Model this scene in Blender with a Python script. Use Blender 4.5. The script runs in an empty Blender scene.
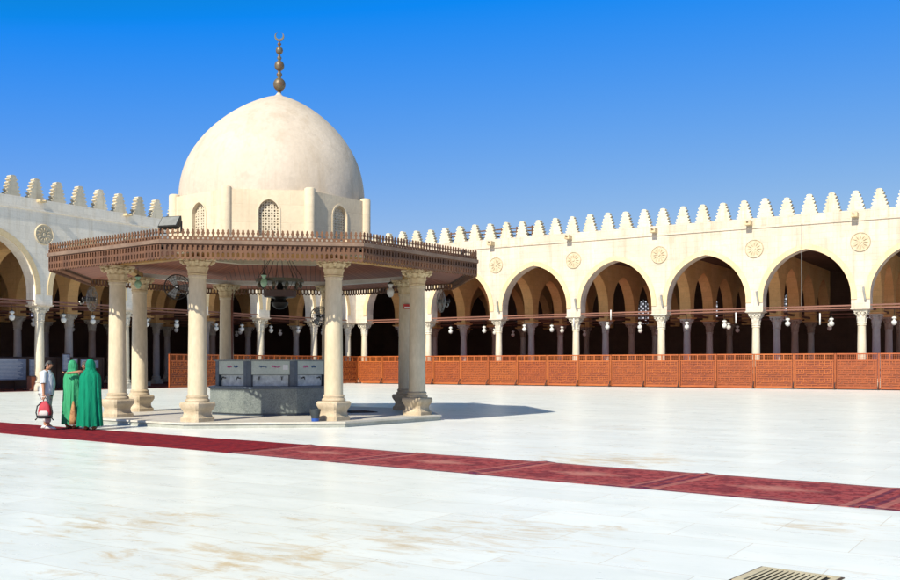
import bpy, bmesh, math, random
from math import sin, cos, pi, radians, sqrt, atan2
from mathutils import Vector, Matrix

random.seed(7)
S = bpy.context.scene
COL = S.collection

# ------------------------------------------------------------------ camera
cam_d = bpy.data.cameras.new('camera')
cam = bpy.data.objects.new('camera', cam_d)
COL.objects.link(cam)
cam.location = (0, 0, 1.6)
cam.rotation_euler = (radians(90), 0, 0)
cam_d.sensor_width = 36.0
cam_d.lens = 970 / 900 * 36.0
cam_d.shift_y = 75 / 900
cam_d.clip_start = 0.1
cam_d.clip_end = 2000
S.camera = cam

# ------------------------------------------------------------------ world, sun, exposure
SUN_EL = radians(38.5)
SUNX, SUNY = -0.470, -0.883            # horizontal direction towards the sun
W = bpy.data.worlds.new('World')
S.world = W
W.use_nodes = True
wn = W.node_tree.nodes; wl = W.node_tree.links
bg = wn['Background']
sky = wn.new('ShaderNodeTexSky')
sky.sky_type = 'NISHITA'
sky.sun_disc = False
sky.sun_elevation = SUN_EL
sky.sun_rotation = atan2(SUNX, SUNY)
sky.altitude = 100
sky.air_density = 1.0
sky.dust_density = 0.25
sky.ozone_density = 3.0
# grade the Nishita sky per channel: deeper azure high in view, softer low down; blue cut overhead to trim the fill
sep = wn.new('ShaderNodeSeparateColor'); com = wn.new('ShaderNodeCombineColor')
wl.new(sky.outputs[0], sep.inputs[0])
def wmath(op, a, b, c=None):
    x = wn.new('ShaderNodeMath'); x.operation = op
    for i, v in enumerate((a, b, c)):
        if v is None: continue
        if hasattr(v, 'links'): wl.new(v, x.inputs[i])
        else: x.inputs[i].default_value = v
    return x.outputs[0]
skr = wmath('MAXIMUM', wmath('MULTIPLY_ADD', sep.outputs[0], .95, -1.38), 0.03)
skg = wmath('MULTIPLY', wmath('POWER', sep.outputs[1], .893), .733)
skb = wmath('MAXIMUM', wmath('MINIMUM', wmath('MULTIPLY_ADD', sep.outputs[2], -.17, 6.9), wmath('POWER', wmath('MULTIPLY', sep.outputs[2], .41), 3.0)), skg)
wl.new(skr, com.inputs[0]); wl.new(skg, com.inputs[1]); wl.new(skb, com.inputs[2])
wl.new(com.outputs[0], bg.inputs['Color'])
bg.inputs['Strength'].default_value = 0.105
sun_d = bpy.data.lights.new('sun', 'SUN')
sun_d.energy = 4.8
sun_d.angle = radians(0.53)
sun_d.color = (1.0, 0.925, 0.78)
sun = bpy.data.objects.new('sun', sun_d)
COL.objects.link(sun)
sd = Vector((SUNX * cos(SUN_EL), SUNY * cos(SUN_EL), sin(SUN_EL)))
sun.rotation_euler = sd.to_track_quat('Z', 'Y').to_euler()
sun.location = (-20, -30, 40)
S.view_settings.view_transform = 'Standard'
S.view_settings.look = 'None'
S.view_settings.gamma = 1
S.view_settings.exposure = 0.47
S.view_settings.use_curve_mapping = False

# ------------------------------------------------------------------ materials
def new_mat(name):
    m = bpy.data.materials.new(name); m.use_nodes = True
    nt = m.node_tree
    return m, nt, nt.nodes['Principled BSDF'], nt.nodes, nt.links

def ramp(n, l, src, p0, p1, c0=(0, 0, 0, 1), c1=(1, 1, 1, 1)):
    r = n.new('ShaderNodeValToRGB')
    r.color_ramp.elements[0].position = p0; r.color_ramp.elements[0].color = c0
    r.color_ramp.elements[1].position = p1; r.color_ramp.elements[1].color = c1
    l.new(src, r.inputs[0])
    return r.outputs[0]

def mixc(n, l, fac, a, b, mode='MIX'):
    x = n.new('ShaderNodeMix'); x.data_type = 'RGBA'; x.blend_type = mode
    for i, v in ((0, fac), (6, a), (7, b)):
        if hasattr(v, 'links'): l.new(v, x.inputs[i])
        elif i == 0: x.inputs[0].default_value = v
        else: x.inputs[i].default_value = (*v, 1) if len(v) == 3 else v
    return x.outputs[2]

def noise(n, l, vec, scale, detail=5, rough=.55, dist=0):
    t = n.new('ShaderNodeTexNoise')
    t.inputs['Scale'].default_value = scale; t.inputs['Detail'].default_value = detail
    t.inputs['Roughness'].default_value = rough; t.inputs['Distortion'].default_value = dist
    if vec is not None: l.new(vec, t.inputs['Vector'])
    return t.outputs['Fac']

def mapping(n, l, src, scale=(1, 1, 1), rot=(0, 0, 0), loc=(0, 0, 0)):
    m = n.new('ShaderNodeMapping')
    m.inputs['Scale'].default_value = scale; m.inputs['Rotation'].default_value = rot
    m.inputs['Location'].default_value = loc
    l.new(src, m.inputs['Vector'])
    return m.outputs[0]

def bump(n, l, b, h, strength, dist=0.02):
    x = n.new('ShaderNodeBump'); x.inputs['Strength'].default_value = strength
    x.inputs['Distance'].default_value = dist
    l.new(h, x.inputs['Height']); l.new(x.outputs[0], b.inputs['Normal'])
    return x

def rnd_coords(n, l, tc, k=37.0):
    oi = n.new('ShaderNodeObjectInfo')
    m = n.new('ShaderNodeMath'); m.operation = 'MULTIPLY'; m.inputs[1].default_value = k
    l.new(oi.outputs['Random'], m.inputs[0])
    a = n.new('ShaderNodeVectorMath'); a.operation = 'ADD'
    l.new(tc.outputs['Object'], a.inputs[0]); l.new(m.outputs[0], a.inputs[1])
    return a.outputs[0]

def simple(name, c1, c2=None, scale=3.0, rough=0.7, metal=0.0, bumps=0.2, stretch=(1, 1, 1), rnd=0.0, fine=None, coat=0.0, lo=.35, hi=.65):
    m, nt, b, n, l = new_mat(name)
    c2 = c2 or tuple(x * .75 for x in c1)
    tc = n.new('ShaderNodeTexCoord')
    v = mapping(n, l, rnd_coords(n, l, tc), stretch)
    f = noise(n, l, v, scale, 6)
    c = mixc(n, l, ramp(n, l, f, lo, hi), c1, c2)
    g = noise(n, l, v, fine or scale * 9, 4)
    c = mixc(n, l, ramp(n, l, g, .3, .75, (0, 0, 0, 1), (.45, .45, .45, 1)), c, tuple(x * .7 for x in c2))
    if rnd:
        oi = n.new('ShaderNodeObjectInfo')
        h = n.new('ShaderNodeHueSaturation')
        mr = n.new('ShaderNodeMapRange'); l.new(oi.outputs['Random'], mr.inputs[0])
        mr.inputs[3].default_value = 1 - rnd; mr.inputs[4].default_value = 1 + rnd
        l.new(mr.outputs[0], h.inputs['Value'])
        mr2 = n.new('ShaderNodeMapRange'); l.new(oi.outputs['Random'], mr2.inputs[0])
        mr2.inputs[3].default_value = .5 - rnd * .04; mr2.inputs[4].default_value = .5 + rnd * .04
        l.new(mr2.outputs[0], h.inputs['Hue'])
        l.new(c, h.inputs['Color']); c = h.outputs[0]
    l.new(c, b.inputs['Base Color'])
    b.inputs['Roughness'].default_value = rough
    b.inputs['Metallic'].default_value = metal
    if coat: b.inputs['Coat Weight'].default_value = coat
    if bumps: bump(n, l, b, g, bumps, .01)
    return m

def stone_wall(name, c1, c2, joint=.35, bw=1.1, bh=.42, streak=.5, rough=.85):
    m, nt, b, n, l = new_mat(name)
    tc = n.new('ShaderNodeTexCoord')
    sp = n.new('ShaderNodeSeparateXYZ'); l.new(tc.outputs['Object'], sp.inputs[0])
    ad = n.new('ShaderNodeMath'); ad.operation = 'ADD'
    l.new(sp.outputs[0], ad.inputs[0]); l.new(sp.outputs[1], ad.inputs[1])
    cb = n.new('ShaderNodeCombineXYZ'); l.new(ad.outputs[0], cb.inputs[0]); l.new(sp.outputs[2], cb.inputs[1])
    br = n.new('ShaderNodeTexBrick')
    l.new(cb.outputs[0], br.inputs['Vector'])
    br.inputs['Scale'].default_value = 1
    br.inputs['Brick Width'].default_value = bw; br.inputs['Row Height'].default_value = bh
    br.inputs['Mortar Size'].default_value = .012; br.inputs['Mortar Smooth'].default_value = .6
    br.inputs['Color1'].default_value = (1, 1, 1, 1); br.inputs['Color2'].default_value = (.86, .86, .86, 1)
    br.inputs['Mortar'].default_value = (1 - joint,) * 3 + (1,)
    ro = rnd_coords(n, l, tc)
    f = noise(n, l, ro, .45, 7, .6)
    c = mixc(n, l, ramp(n, l, f, .35, .68), c1, c2)
    # vertical rain streaks
    v = mapping(n, l, ro, (2.2, 2.2, .12))
    s = noise(n, l, v, 1.3, 6, .65)
    c = mixc(n, l, ramp(n, l, s, .5, .8, (0, 0, 0, 1), (streak, streak, streak, 1)), c, tuple(x * y for x, y in zip(c2, (.78, .72, .62))))
    pt = noise(n, l, ro, 1.7, 3, .4)
    c = mixc(n, l, ramp(n, l, pt, .62, .66, (0, 0, 0, 1), (.28, .28, .28, 1)), c, tuple(x * .82 for x in c2))
    g = noise(n, l, ro, 9, 5)
    c = mixc(n, l, ramp(n, l, g, .4, .8, (0, 0, 0, 1), (.3, .3, .3, 1)), c, tuple(x * .72 for x in c2))
    c = mixc(n, l, .55, c, br.outputs['Color'], 'MULTIPLY')
    l.new(c, b.inputs['Base Color'])
    b.inputs['Roughness'].default_value = rough
    b.inputs['Specular IOR Level'].default_value = .25
    hsum = n.new('ShaderNodeMath'); hsum.operation = 'ADD'
    l.new(g, hsum.inputs[0]); l.new(br.outputs['Fac'], hsum.inputs[1])
    iv = n.new('ShaderNodeMath'); iv.operation = 'MULTIPLY'; iv.inputs[1].default_value = -.4
    l.new(br.outputs['Fac'], iv.inputs[0]); l.new(iv.outputs[0], hsum.inputs[1])
    bump(n, l, b, hsum.outputs[0], .35, .02)
    return m

def boards(name, c1, c2, width=.13, rough=.6, axis=0, coat=0):
    """boards side by side along local X (grooves run along Y)"""
    m, nt, b, n, l = new_mat(name)
    tc = n.new('ShaderNodeTexCoord')
    br = n.new('ShaderNodeTexBrick')
    v = mapping(n, l, tc.outputs['Object'], (1, 1, 1), (0, 0, radians(90)) if axis == 0 else (0, 0, 0))
    l.new(v, br.inputs['Vector'])
    br.inputs['Scale'].default_value = 1
    br.inputs['Brick Width'].default_value = 40; br.inputs['Row Height'].default_value = width
    br.inputs['Mortar Size'].default_value = .012
    br.inputs['Color1'].default_value = (*c1, 1); br.inputs['Color2'].default_value = (*c2, 1)
    br.inputs['Mortar'].default_value = (c2[0] * .25, c2[1] * .25, c2[2] * .25, 1)
    w = mapping(n, l, tc.outputs['Object'], (6, .5, 1))
    g = noise(n, l, w, 2, 6)
    c = mixc(n, l, ramp(n, l, g, .3, .8, (0, 0, 0, 1), (.6, .6, .6, 1)), br.outputs['Color'], tuple(x * .6 for x in c1))
    l.new(c, b.inputs['Base Color'])
    b.inputs['Roughness'].default_value = rough
    if coat: b.inputs['Coat Weight'].default_value = coat
    bump(n, l, b, br.outputs['Fac'], .6, -.01)
    return m

def cloth(name, c1, c2):
    m, nt, b, n, l = new_mat(name)
    tc = n.new('ShaderNodeTexCoord')
    v = mapping(n, l, tc.outputs['Object'], (9, 9, 1.1))
    f = noise(n, l, v, 1.1, 5, .6, .8)
    c = mixc(n, l, ramp(n, l, f, .35, .7), c1, c2)
    l.new(c, b.inputs['Base Color']); b.inputs['Roughness'].default_value = .8
    b.inputs['Specular IOR Level'].default_value = .2
    bump(n, l, b, f, 1.0, .05)
    return m

AX = radians(-32.62)                 # the courtyard's axes against the camera's

def marble_floor():
    m, nt, b, n, l = new_mat('white marble paving')
    tc = n.new('ShaderNodeTexCoord')
    v = mapping(n, l, tc.outputs['Object'], (1, 1, 1), (0, 0, -AX))
    br = n.new('ShaderNodeTexBrick'); l.new(v, br.inputs['Vector'])
    br.inputs['Scale'].default_value = 1
    br.inputs['Brick Width'].default_value = 1.6; br.inputs['Row Height'].default_value = .8
    br.inputs['Mortar Size'].default_value = .005; br.inputs['Mortar Smooth'].default_value = .3
    br.inputs['Color1'].default_value = (.84, .86, .825, 1); br.inputs['Color2'].default_value = (.755, .775, .745, 1)
    br.inputs['Mortar'].default_value = (.60, .54, .45, 1)
    c = br.outputs['Color']
    # slab to slab drift and grey blue clouds along the slabs
    vv = mapping(n, l, v, (.5, 1.6, 1))
    f = noise(n, l, vv, .9, 8, .62, .6)
    c = mixc(n, l, ramp(n, l, f, .46, .74, (0, 0, 0, 1), (.6, .6, .6, 1)), c, (.64, .67, .63))
    # fine veins
    vn = noise(n, l, mapping(n, l, v, (1, 2.4, 1)), 1.7, 9, .7, 1.5)
    c = mixc(n, l, ramp(n, l, vn, .56, .66, (0, 0, 0, 1), (.3, .3, .3, 1)), c, (.56, .58, .55))
    # ochre rust stains in a few patches
    sn = noise(n, l, mapping(n, l, v, (.8, 2.0, 1)), 1.9, 10, .74, .6)
    big = noise(n, l, v, .16, 2, .5)
    geo = None
    for (px, py, r) in ((-3.2, 9.9, 1.6), (-2.6, 10.2, 1.0), (-.55, 9.2, 2.2), (.7, 9.7, 1.8), (2.9, 16.3, 2.0), (-1.5, 8.2, 1.8), (3.6, 9.9, 1.2)):
        d = n.new('ShaderNodeVectorMath'); d.operation = 'DISTANCE'
        l.new(tc.outputs['Object'], d.inputs[0]); d.inputs[1].default_value = (px, py, 0)
        q = n.new('ShaderNodeMapRange'); l.new(d.outputs['Value'], q.inputs[0])
        q.inputs[1].default_value = 0; q.inputs[2].default_value = r; q.inputs[3].default_value = .16; q.inputs[4].default_value = 0
        if geo is None: geo = q.outputs[0]
        else:
            a = n.new('ShaderNodeMath'); a.operation = 'MAXIMUM'; l.new(geo, a.inputs[0]); l.new(q.outputs[0], a.inputs[1]); geo = a.outputs[0]
    a = n.new('ShaderNodeMath'); a.operation = 'ADD'; l.new(sn, a.inputs[0]); l.new(geo, a.inputs[1])
    a2 = n.new('ShaderNodeMath'); a2.operation = 'MULTIPLY_ADD'; l.new(big, a2.inputs[0]); a2.inputs[1].default_value = .3; l.new(a.outputs[0], a2.inputs[2])
    c = mixc(n, l, ramp(n, l, a2.outputs[0], .745, .90, (0, 0, 0, 1), (.85, .85, .85, 1)), c, (.60, .46, .27))
    l.new(c, b.inputs['Base Color'])
    rr = noise(n, l, vv, 2.5, 6, .6)
    mr = n.new('ShaderNodeMapRange'); l.new(rr, mr.inputs[0]); mr.inputs[3].default_value = .17; mr.inputs[4].default_value = .46
    l.new(mr.outputs[0], b.inputs['Roughness'])
    b.inputs['Specular IOR Level'].default_value = .26
    bump(n, l, b, br.outputs['Fac'], .25, -.004)
    return m

def granite():
    m, nt, b, n, l = new_mat('grey speckled granite')
    tc = n.new('ShaderNodeTexCoord')
    f = noise(n, l, tc.outputs['Object'], 26, 6, .8)
    c = mixc(n, l, ramp(n, l, f, .38, .62), (.07, .09, .085), (.21, .235, .22))
    g = noise(n, l, tc.outputs['Object'], 2.5, 6, .6)
    c = mixc(n, l, ramp(n, l, g, .4, .75, (0, 0, 0, 1), (.5, .5, .5, 1)), c, (.28, .31, .27))
    l.new(c, b.inputs['Base Color']); b.inputs['Roughness'].default_value = .35
    return m

MT = dict(
    wall=stone_wall('cream limestone wall', (.665, .575, .475), (.55, .47, .365), .45, .95, .4, .9),
    wall_shade_side=stone_wall('pale limestone wall', (.86, .79, .67), (.76, .69, .57), .3, .95, .4, .7),  # same limestone as the other wall, lightened to make up for its shade
    arch=stone_wall('yellow limestone voussoirs', (.76, .60, .36), (.66, .50, .28), .3, .5, .5, .5),
    inner=stone_wall('ochre plaster', (.88, .57, .26), (.76, .45, .18), .4, .9, .4, .3),
    carved=simple('tan carved plaster', (.62, .53, .38), (.50, .41, .27), 4, .85, 0, .4),
    roof_wood=simple('brown roof timber', (.16, .10, .065), (.10, .06, .04), 2, .7),
    dim=stone_wall('dark brown plaster', (.13, .085, .06), (.09, .058, .042), .4, .9, .4, .3),  # shade of the deep arcade put into the plaster colour
    merlon=stone_wall('weathered limestone', (.74, .66, .50), (.54, .48, .36), .3, .8, .3, .9),
    dome=stone_wall('cream dome plaster', (.605, .52, .425), (.51, .43, .34), .0, 9, 9, .7),
    drum=stone_wall('cream drum plaster', (.70, .60, .44), (.60, .50, .36), .12, 1.2, .5, .7),
    shaft=simple('cream stone shaft', (.64, .55, .39), (.50, .42, .28), 1.6, .6, 0, .25, (1, 1, .35), lo=.4, hi=.75),
    shaft_base=simple('worn cream stone', (.58, .48, .34), (.40, .32, .21), 2.2, .7, 0, .5),
    marble_shaft=simple('white marble shaft', (.72, .65, .50), (.60, .52, .38), 1.2, .45, 0, .15, (1, 1, .4)),
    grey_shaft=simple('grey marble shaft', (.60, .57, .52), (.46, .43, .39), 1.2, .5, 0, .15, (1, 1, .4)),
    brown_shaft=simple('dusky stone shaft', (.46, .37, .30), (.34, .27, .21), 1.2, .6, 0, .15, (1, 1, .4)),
    capital=simple('carved capital stone', (.66, .54, .34), (.48, .37, .21), 3, .75, 0, .5),
    capital_white=simple('carved white stone', (.66, .62, .52), (.50, .45, .36), 3, .75, 0, .4),
    beam=simple('red brown tie beam', (.24, .10, .065), (.16, .066, .043), 1.5, .6, 0, .3, (.2, 3, 3)),
    fascia=simple('weathered red brown wood', (.18, .080, .034), (.095, .042, .020), 2.5, .7, 0, .35, (1, 1, .5), rnd=.08),
    rail=simple('sun bleached wood', (.24, .16, .11), (.15, .095, .065), 2.2, .75, 0, .35),
    ceil=boards('reddish brown ceiling boards', (.36, .115, .055), (.27, .08, .038), .16, .7),
    archi=simple('ochre painted beam', (.50, .30, .10), (.38, .22, .07), 2, .7, 0, .2),
    archi_white=simple('pale painted beam', (.62, .58, .52), (.5, .46, .4), 2, .7, 0, .2),
    roofing=simple('dusty roof screed', (.36, .31, .25), (.28, .24, .19), 1, .9),
    fence=simple('orange brown varnished wood', (.42, .108, .022), (.32, .075, .016), 1.6, .5, 0, .3, (1, 1, 2), rnd=.09),
    fence_back=simple('orange brown panel board', (.29, .066, .015), (.18, .038, .010), 1.6, .55, 0, .3, (1, 1, 2), rnd=.09),  # darker than the strips, putting shadow gaps into the colour
    carpet_in=simple('dark red prayer carpet', (.30, .06, .05), (.20, .04, .035), 4, .95),
    dark_wood=simple('dark brown wood', (.06, .025, .018), (.04, .018, .012), 2, .6),
    iron=simple('dark iron', (.03, .028, .026), None, 6, .5, .6, .1),
    grey_metal=simple('grey painted metal', (.32, .32, .30), (.24, .24, .22), 6, .45, .4, .1),
    bronze=simple('weathered bronze', (.12, .08, .045), (.08, .09, .07), 5, .5, .4, .3),
    patina=simple('patinated copper', (.17, .18, .12), (.16, .08, .04), 4, .5, .4, .3),
    glass_white=simple('milky lamp glass', (.72, .72, .68), (.6, .6, .56), 8, .15, 0, 0),
    glass_green=simple('pale green lamp glass', (.32, .52, .34), (.25, .42, .28), 8, .15, 0, 0),
    glass_pink=simple('pale pink lamp glass', (.6, .36, .28), (.5, .3, .22), 8, .2, 0, 0),
    kerb=simple('pale platform stone', (.62, .59, .52), (.50, .47, .40), 1.2, .5, 0, .2),
    kerb_side=simple('grey green kerb stone', (.42, .43, .38), (.30, .31, .27), 1.5, .6, 0, .3),
    granite=granite(),
    granite_pale=simple('pale green tile', (.50, .56, .48), (.40, .46, .40), 3, .3, 0, .1),
    granite_dark=simple('dark blue grey granite', (.09, .12, .15), (.06, .08, .10), 8, .35, 0, .1),
    mottled=simple('white mottled marble', (.66, .70, .68), (.38, .42, .42), 7, .3, 0, .1),
    pink=simple('pink lettering paint', (.62, .04, .28), (.55, .03, .22), 5, .6, 0, 0),
    blue=simple('blue lettering paint', (.03, .10, .28), (.02, .08, .2), 5, .6, 0, 0),
    paper=simple('white paper', (.75, .75, .73), (.68, .68, .66), 5, .8, 0, 0),
    board=simple('blue grey notice sheet', (.20, .24, .34), (.14, .17, .25), 5, .6, 0, 0, fine=30),
    red=simple('red painted metal', (.50, .03, .02), (.4, .02, .015), 5, .5, 0, 0),
    black=simple('black nylon', (.02, .02, .022), None, 12, .8, 0, .2),
    bag_red=simple('red nylon', (.50, .03, .05), (.36, .02, .04), 6, .7, 0, .3),
    bag_white=simple('off white nylon', (.6, .56, .54), None, 6, .7, 0, .3),
    skin=simple('tanned skin', (.48, .24, .14), (.40, .19, .11), 6, .55, 0, .1),
    hair=simple('dark grey hair', (.045, .04, .038), (.09, .085, .08), 30, .7, 0, .6, (1, 1, .3)),
    robe_a=cloth('light green cloth', (.05, .36, .17), (.03, .24, .11)),
    robe_b=cloth('emerald green cloth', (.0, .235, .125), (.0, .15, .08)),
    skirt=simple('tan patterned cloth', (.50, .28, .12), (.26, .12, .05), 14, .8, 0, .3),
    trousers=simple('off white trousers', (.58, .58, .56), (.5, .5, .5), 5, .85, 0, .3),
    shoe=simple('white leather', (.75, .74, .72), (.6, .6, .58), 8, .5, 0, .1),
    dark_cloth=simple('dark cloth', (.05, .04, .05), (.03, .03, .04), 5, .85, 0, .3),
    bucket=simple('black plastic', (.035, .045, .05), None, 8, .5, 0, .1),
    blue_plastic=simple('blue plastic', (.02, .09, .40), None, 8, .4, 0, .1),
    mat=simple('brown door mat', (.10, .06, .045), (.06, .04, .03), 12, .95, 0, .5),
    grate_stone=simple('buff grate stone', (.62, .54, .38), (.50, .42, .28), 4, .7, 0, .3),
    dark_pit=simple('black drain pit', (.015, .014, .012), None, 4, .9, 0, 0),
)
MT['floor'] = marble_floor()

def shirt_mat():
    m, nt, b, n, l = new_mat('white shirt with blue stripes')
    tc = n.new('ShaderNodeTexCoord')
    w = n.new('ShaderNodeTexWave'); w.inputs['Scale'].default_value = 9; w.inputs['Distortion'].default_value = 1.5
    l.new(tc.outputs['Object'], w.inputs['Vector'])
    c = mixc(n, l, ramp(n, l, w.outputs['Fac'], .5, .75, (0, 0, 0, 1), (.7, .7, .7, 1)), (.66, .68, .70), (.34, .44, .56))
    l.new(c, b.inputs['Base Color']); b.inputs['Roughness'].default_value = .85
    return m
MT['shirt'] = shirt_mat()

def dome_lattice_mat():
    return simple('pierced plaster screen', (.62, .55, .42), (.52, .45, .33), 5, .85)
MT['screen'] = dome_lattice_mat()

def carpet_mat(kind, L, Wd):
    """prayer rug: border bands, field and a stretched medallion; local X along, Y across"""
    m, nt, b, n, l = new_mat('red rug ' + kind)
    tc = n.new('ShaderNodeTexCoord')
    sp = n.new('ShaderNodeSeparateXYZ'); l.new(tc.outputs['Object'], sp.inputs[0])
    def ab(o):
        x = n.new('ShaderNodeMath'); x.operation = 'ABSOLUTE'; l.new(o, x.inputs[0]); return x.outputs[0]
    def band(o, a, bb):
        g = n.new('ShaderNodeMath'); g.operation = 'GREATER_THAN'; l.new(o, g.inputs[0]); g.inputs[1].default_value = a
        s = n.new('ShaderNodeMath'); s.operation = 'LESS_THAN'; l.new(o, s.inputs[0]); s.inputs[1].default_value = bb
        p = n.new('ShaderNodeMath'); p.operation = 'MULTIPLY'; l.new(g.outputs[0], p.inputs[0]); l.new(s.outputs[0], p.inputs[1])
        return p.outputs[0]
    ax, ay = ab(sp.outputs[0]), ab(sp.outputs[1])
    red = (.27, .020, .026); dred = (.15, .010, .015); navy = (.05, .018, .05); sand = (.36, .10, .10); gold = (.50, .22, .18)
    f = noise(n, l, tc.outputs['Object'], 2.2, 5)
    c = mixc(n, l, ramp(n, l, f, .35, .7), red, dred if kind != 'plain' else (.26, .02, .03))
    v = n.new('ShaderNodeTexVoronoi'); v.inputs['Scale'].default_value = 15; v.distance = 'MANHATTAN'
    l.new(tc.outputs['Object'], v.inputs['Vector'])
    c = mixc(n, l, ramp(n, l, v.outputs['Distance'], .42, .5, (0, 0, 0, 1), (.55, .55, .55, 1)), c, sand if kind != 'plain' else dred)
    v3 = n.new('ShaderNodeTexVoronoi'); v3.inputs['Scale'].default_value = 6.5; v3.distance = 'CHEBYCHEV'
    l.new(tc.outputs['Object'], v3.inputs['Vector'])
    c = mixc(n, l, ramp(n, l, v3.outputs['Distance'], .38, .5, (0, 0, 0, 1), (.5, .5, .5, 1)), c, (.06, .008, .02))
    if kind != 'plain':
        # stretched medallion
        a = n.new('ShaderNodeMath'); a.operation = 'MULTIPLY'; l.new(ax, a.inputs[0]); a.inputs[1].default_value = 1 / (L * .30)
        q = n.new('ShaderNodeMath'); q.operation = 'MULTIPLY_ADD'; l.new(ay, q.inputs[0]); q.inputs[1].default_value = 1 / (Wd * .20); l.new(a.outputs[0], q.inputs[2])
        v2 = n.new('ShaderNodeTexVoronoi'); v2.inputs['Scale'].default_value = 8; v2.distance = 'MANHATTAN'
        l.new(tc.outputs['Object'], v2.inputs['Vector'])
        mm = n.new('ShaderNodeMath'); mm.operation = 'MULTIPLY'
        l.new(ramp(n, l, q.outputs[0], .35, 1.05, (.6, .6, .6, 1), (0, 0, 0, 1)), mm.inputs[0])
        l.new(ramp(n, l, v2.outputs['Distance'], .15, .5), mm.inputs[1])
        c = mixc(n, l, mm.outputs[0], c, gold)
        for o, lim, sets in ((ax, L / 2, ((.24, .15, gold), (.13, .07, navy))), (ay, Wd / 2, ((.24, .18, sand), (.13, .07, gold), (.05, .0, navy)))):
            for a0, a1, cc in sets:
                fac = n.new('ShaderNodeMath'); fac.operation = 'MULTIPLY'; fac.inputs[1].default_value = .55 if cc is navy else .35
                l.new(band(o, lim - a0, lim - a1 + .005), fac.inputs[0])
                c = mixc(n, l, fac.outputs[0], c, cc)
    l.new(c, b.inputs['Base Color']); b.inputs['Roughness'].default_value = .95
    b.inputs['Specular IOR Level'].default_value = .1
    g = noise(n, l, tc.outputs['Object'], 60, 3)
    bump(n, l, b, g, .5, .01)
    return m

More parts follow.
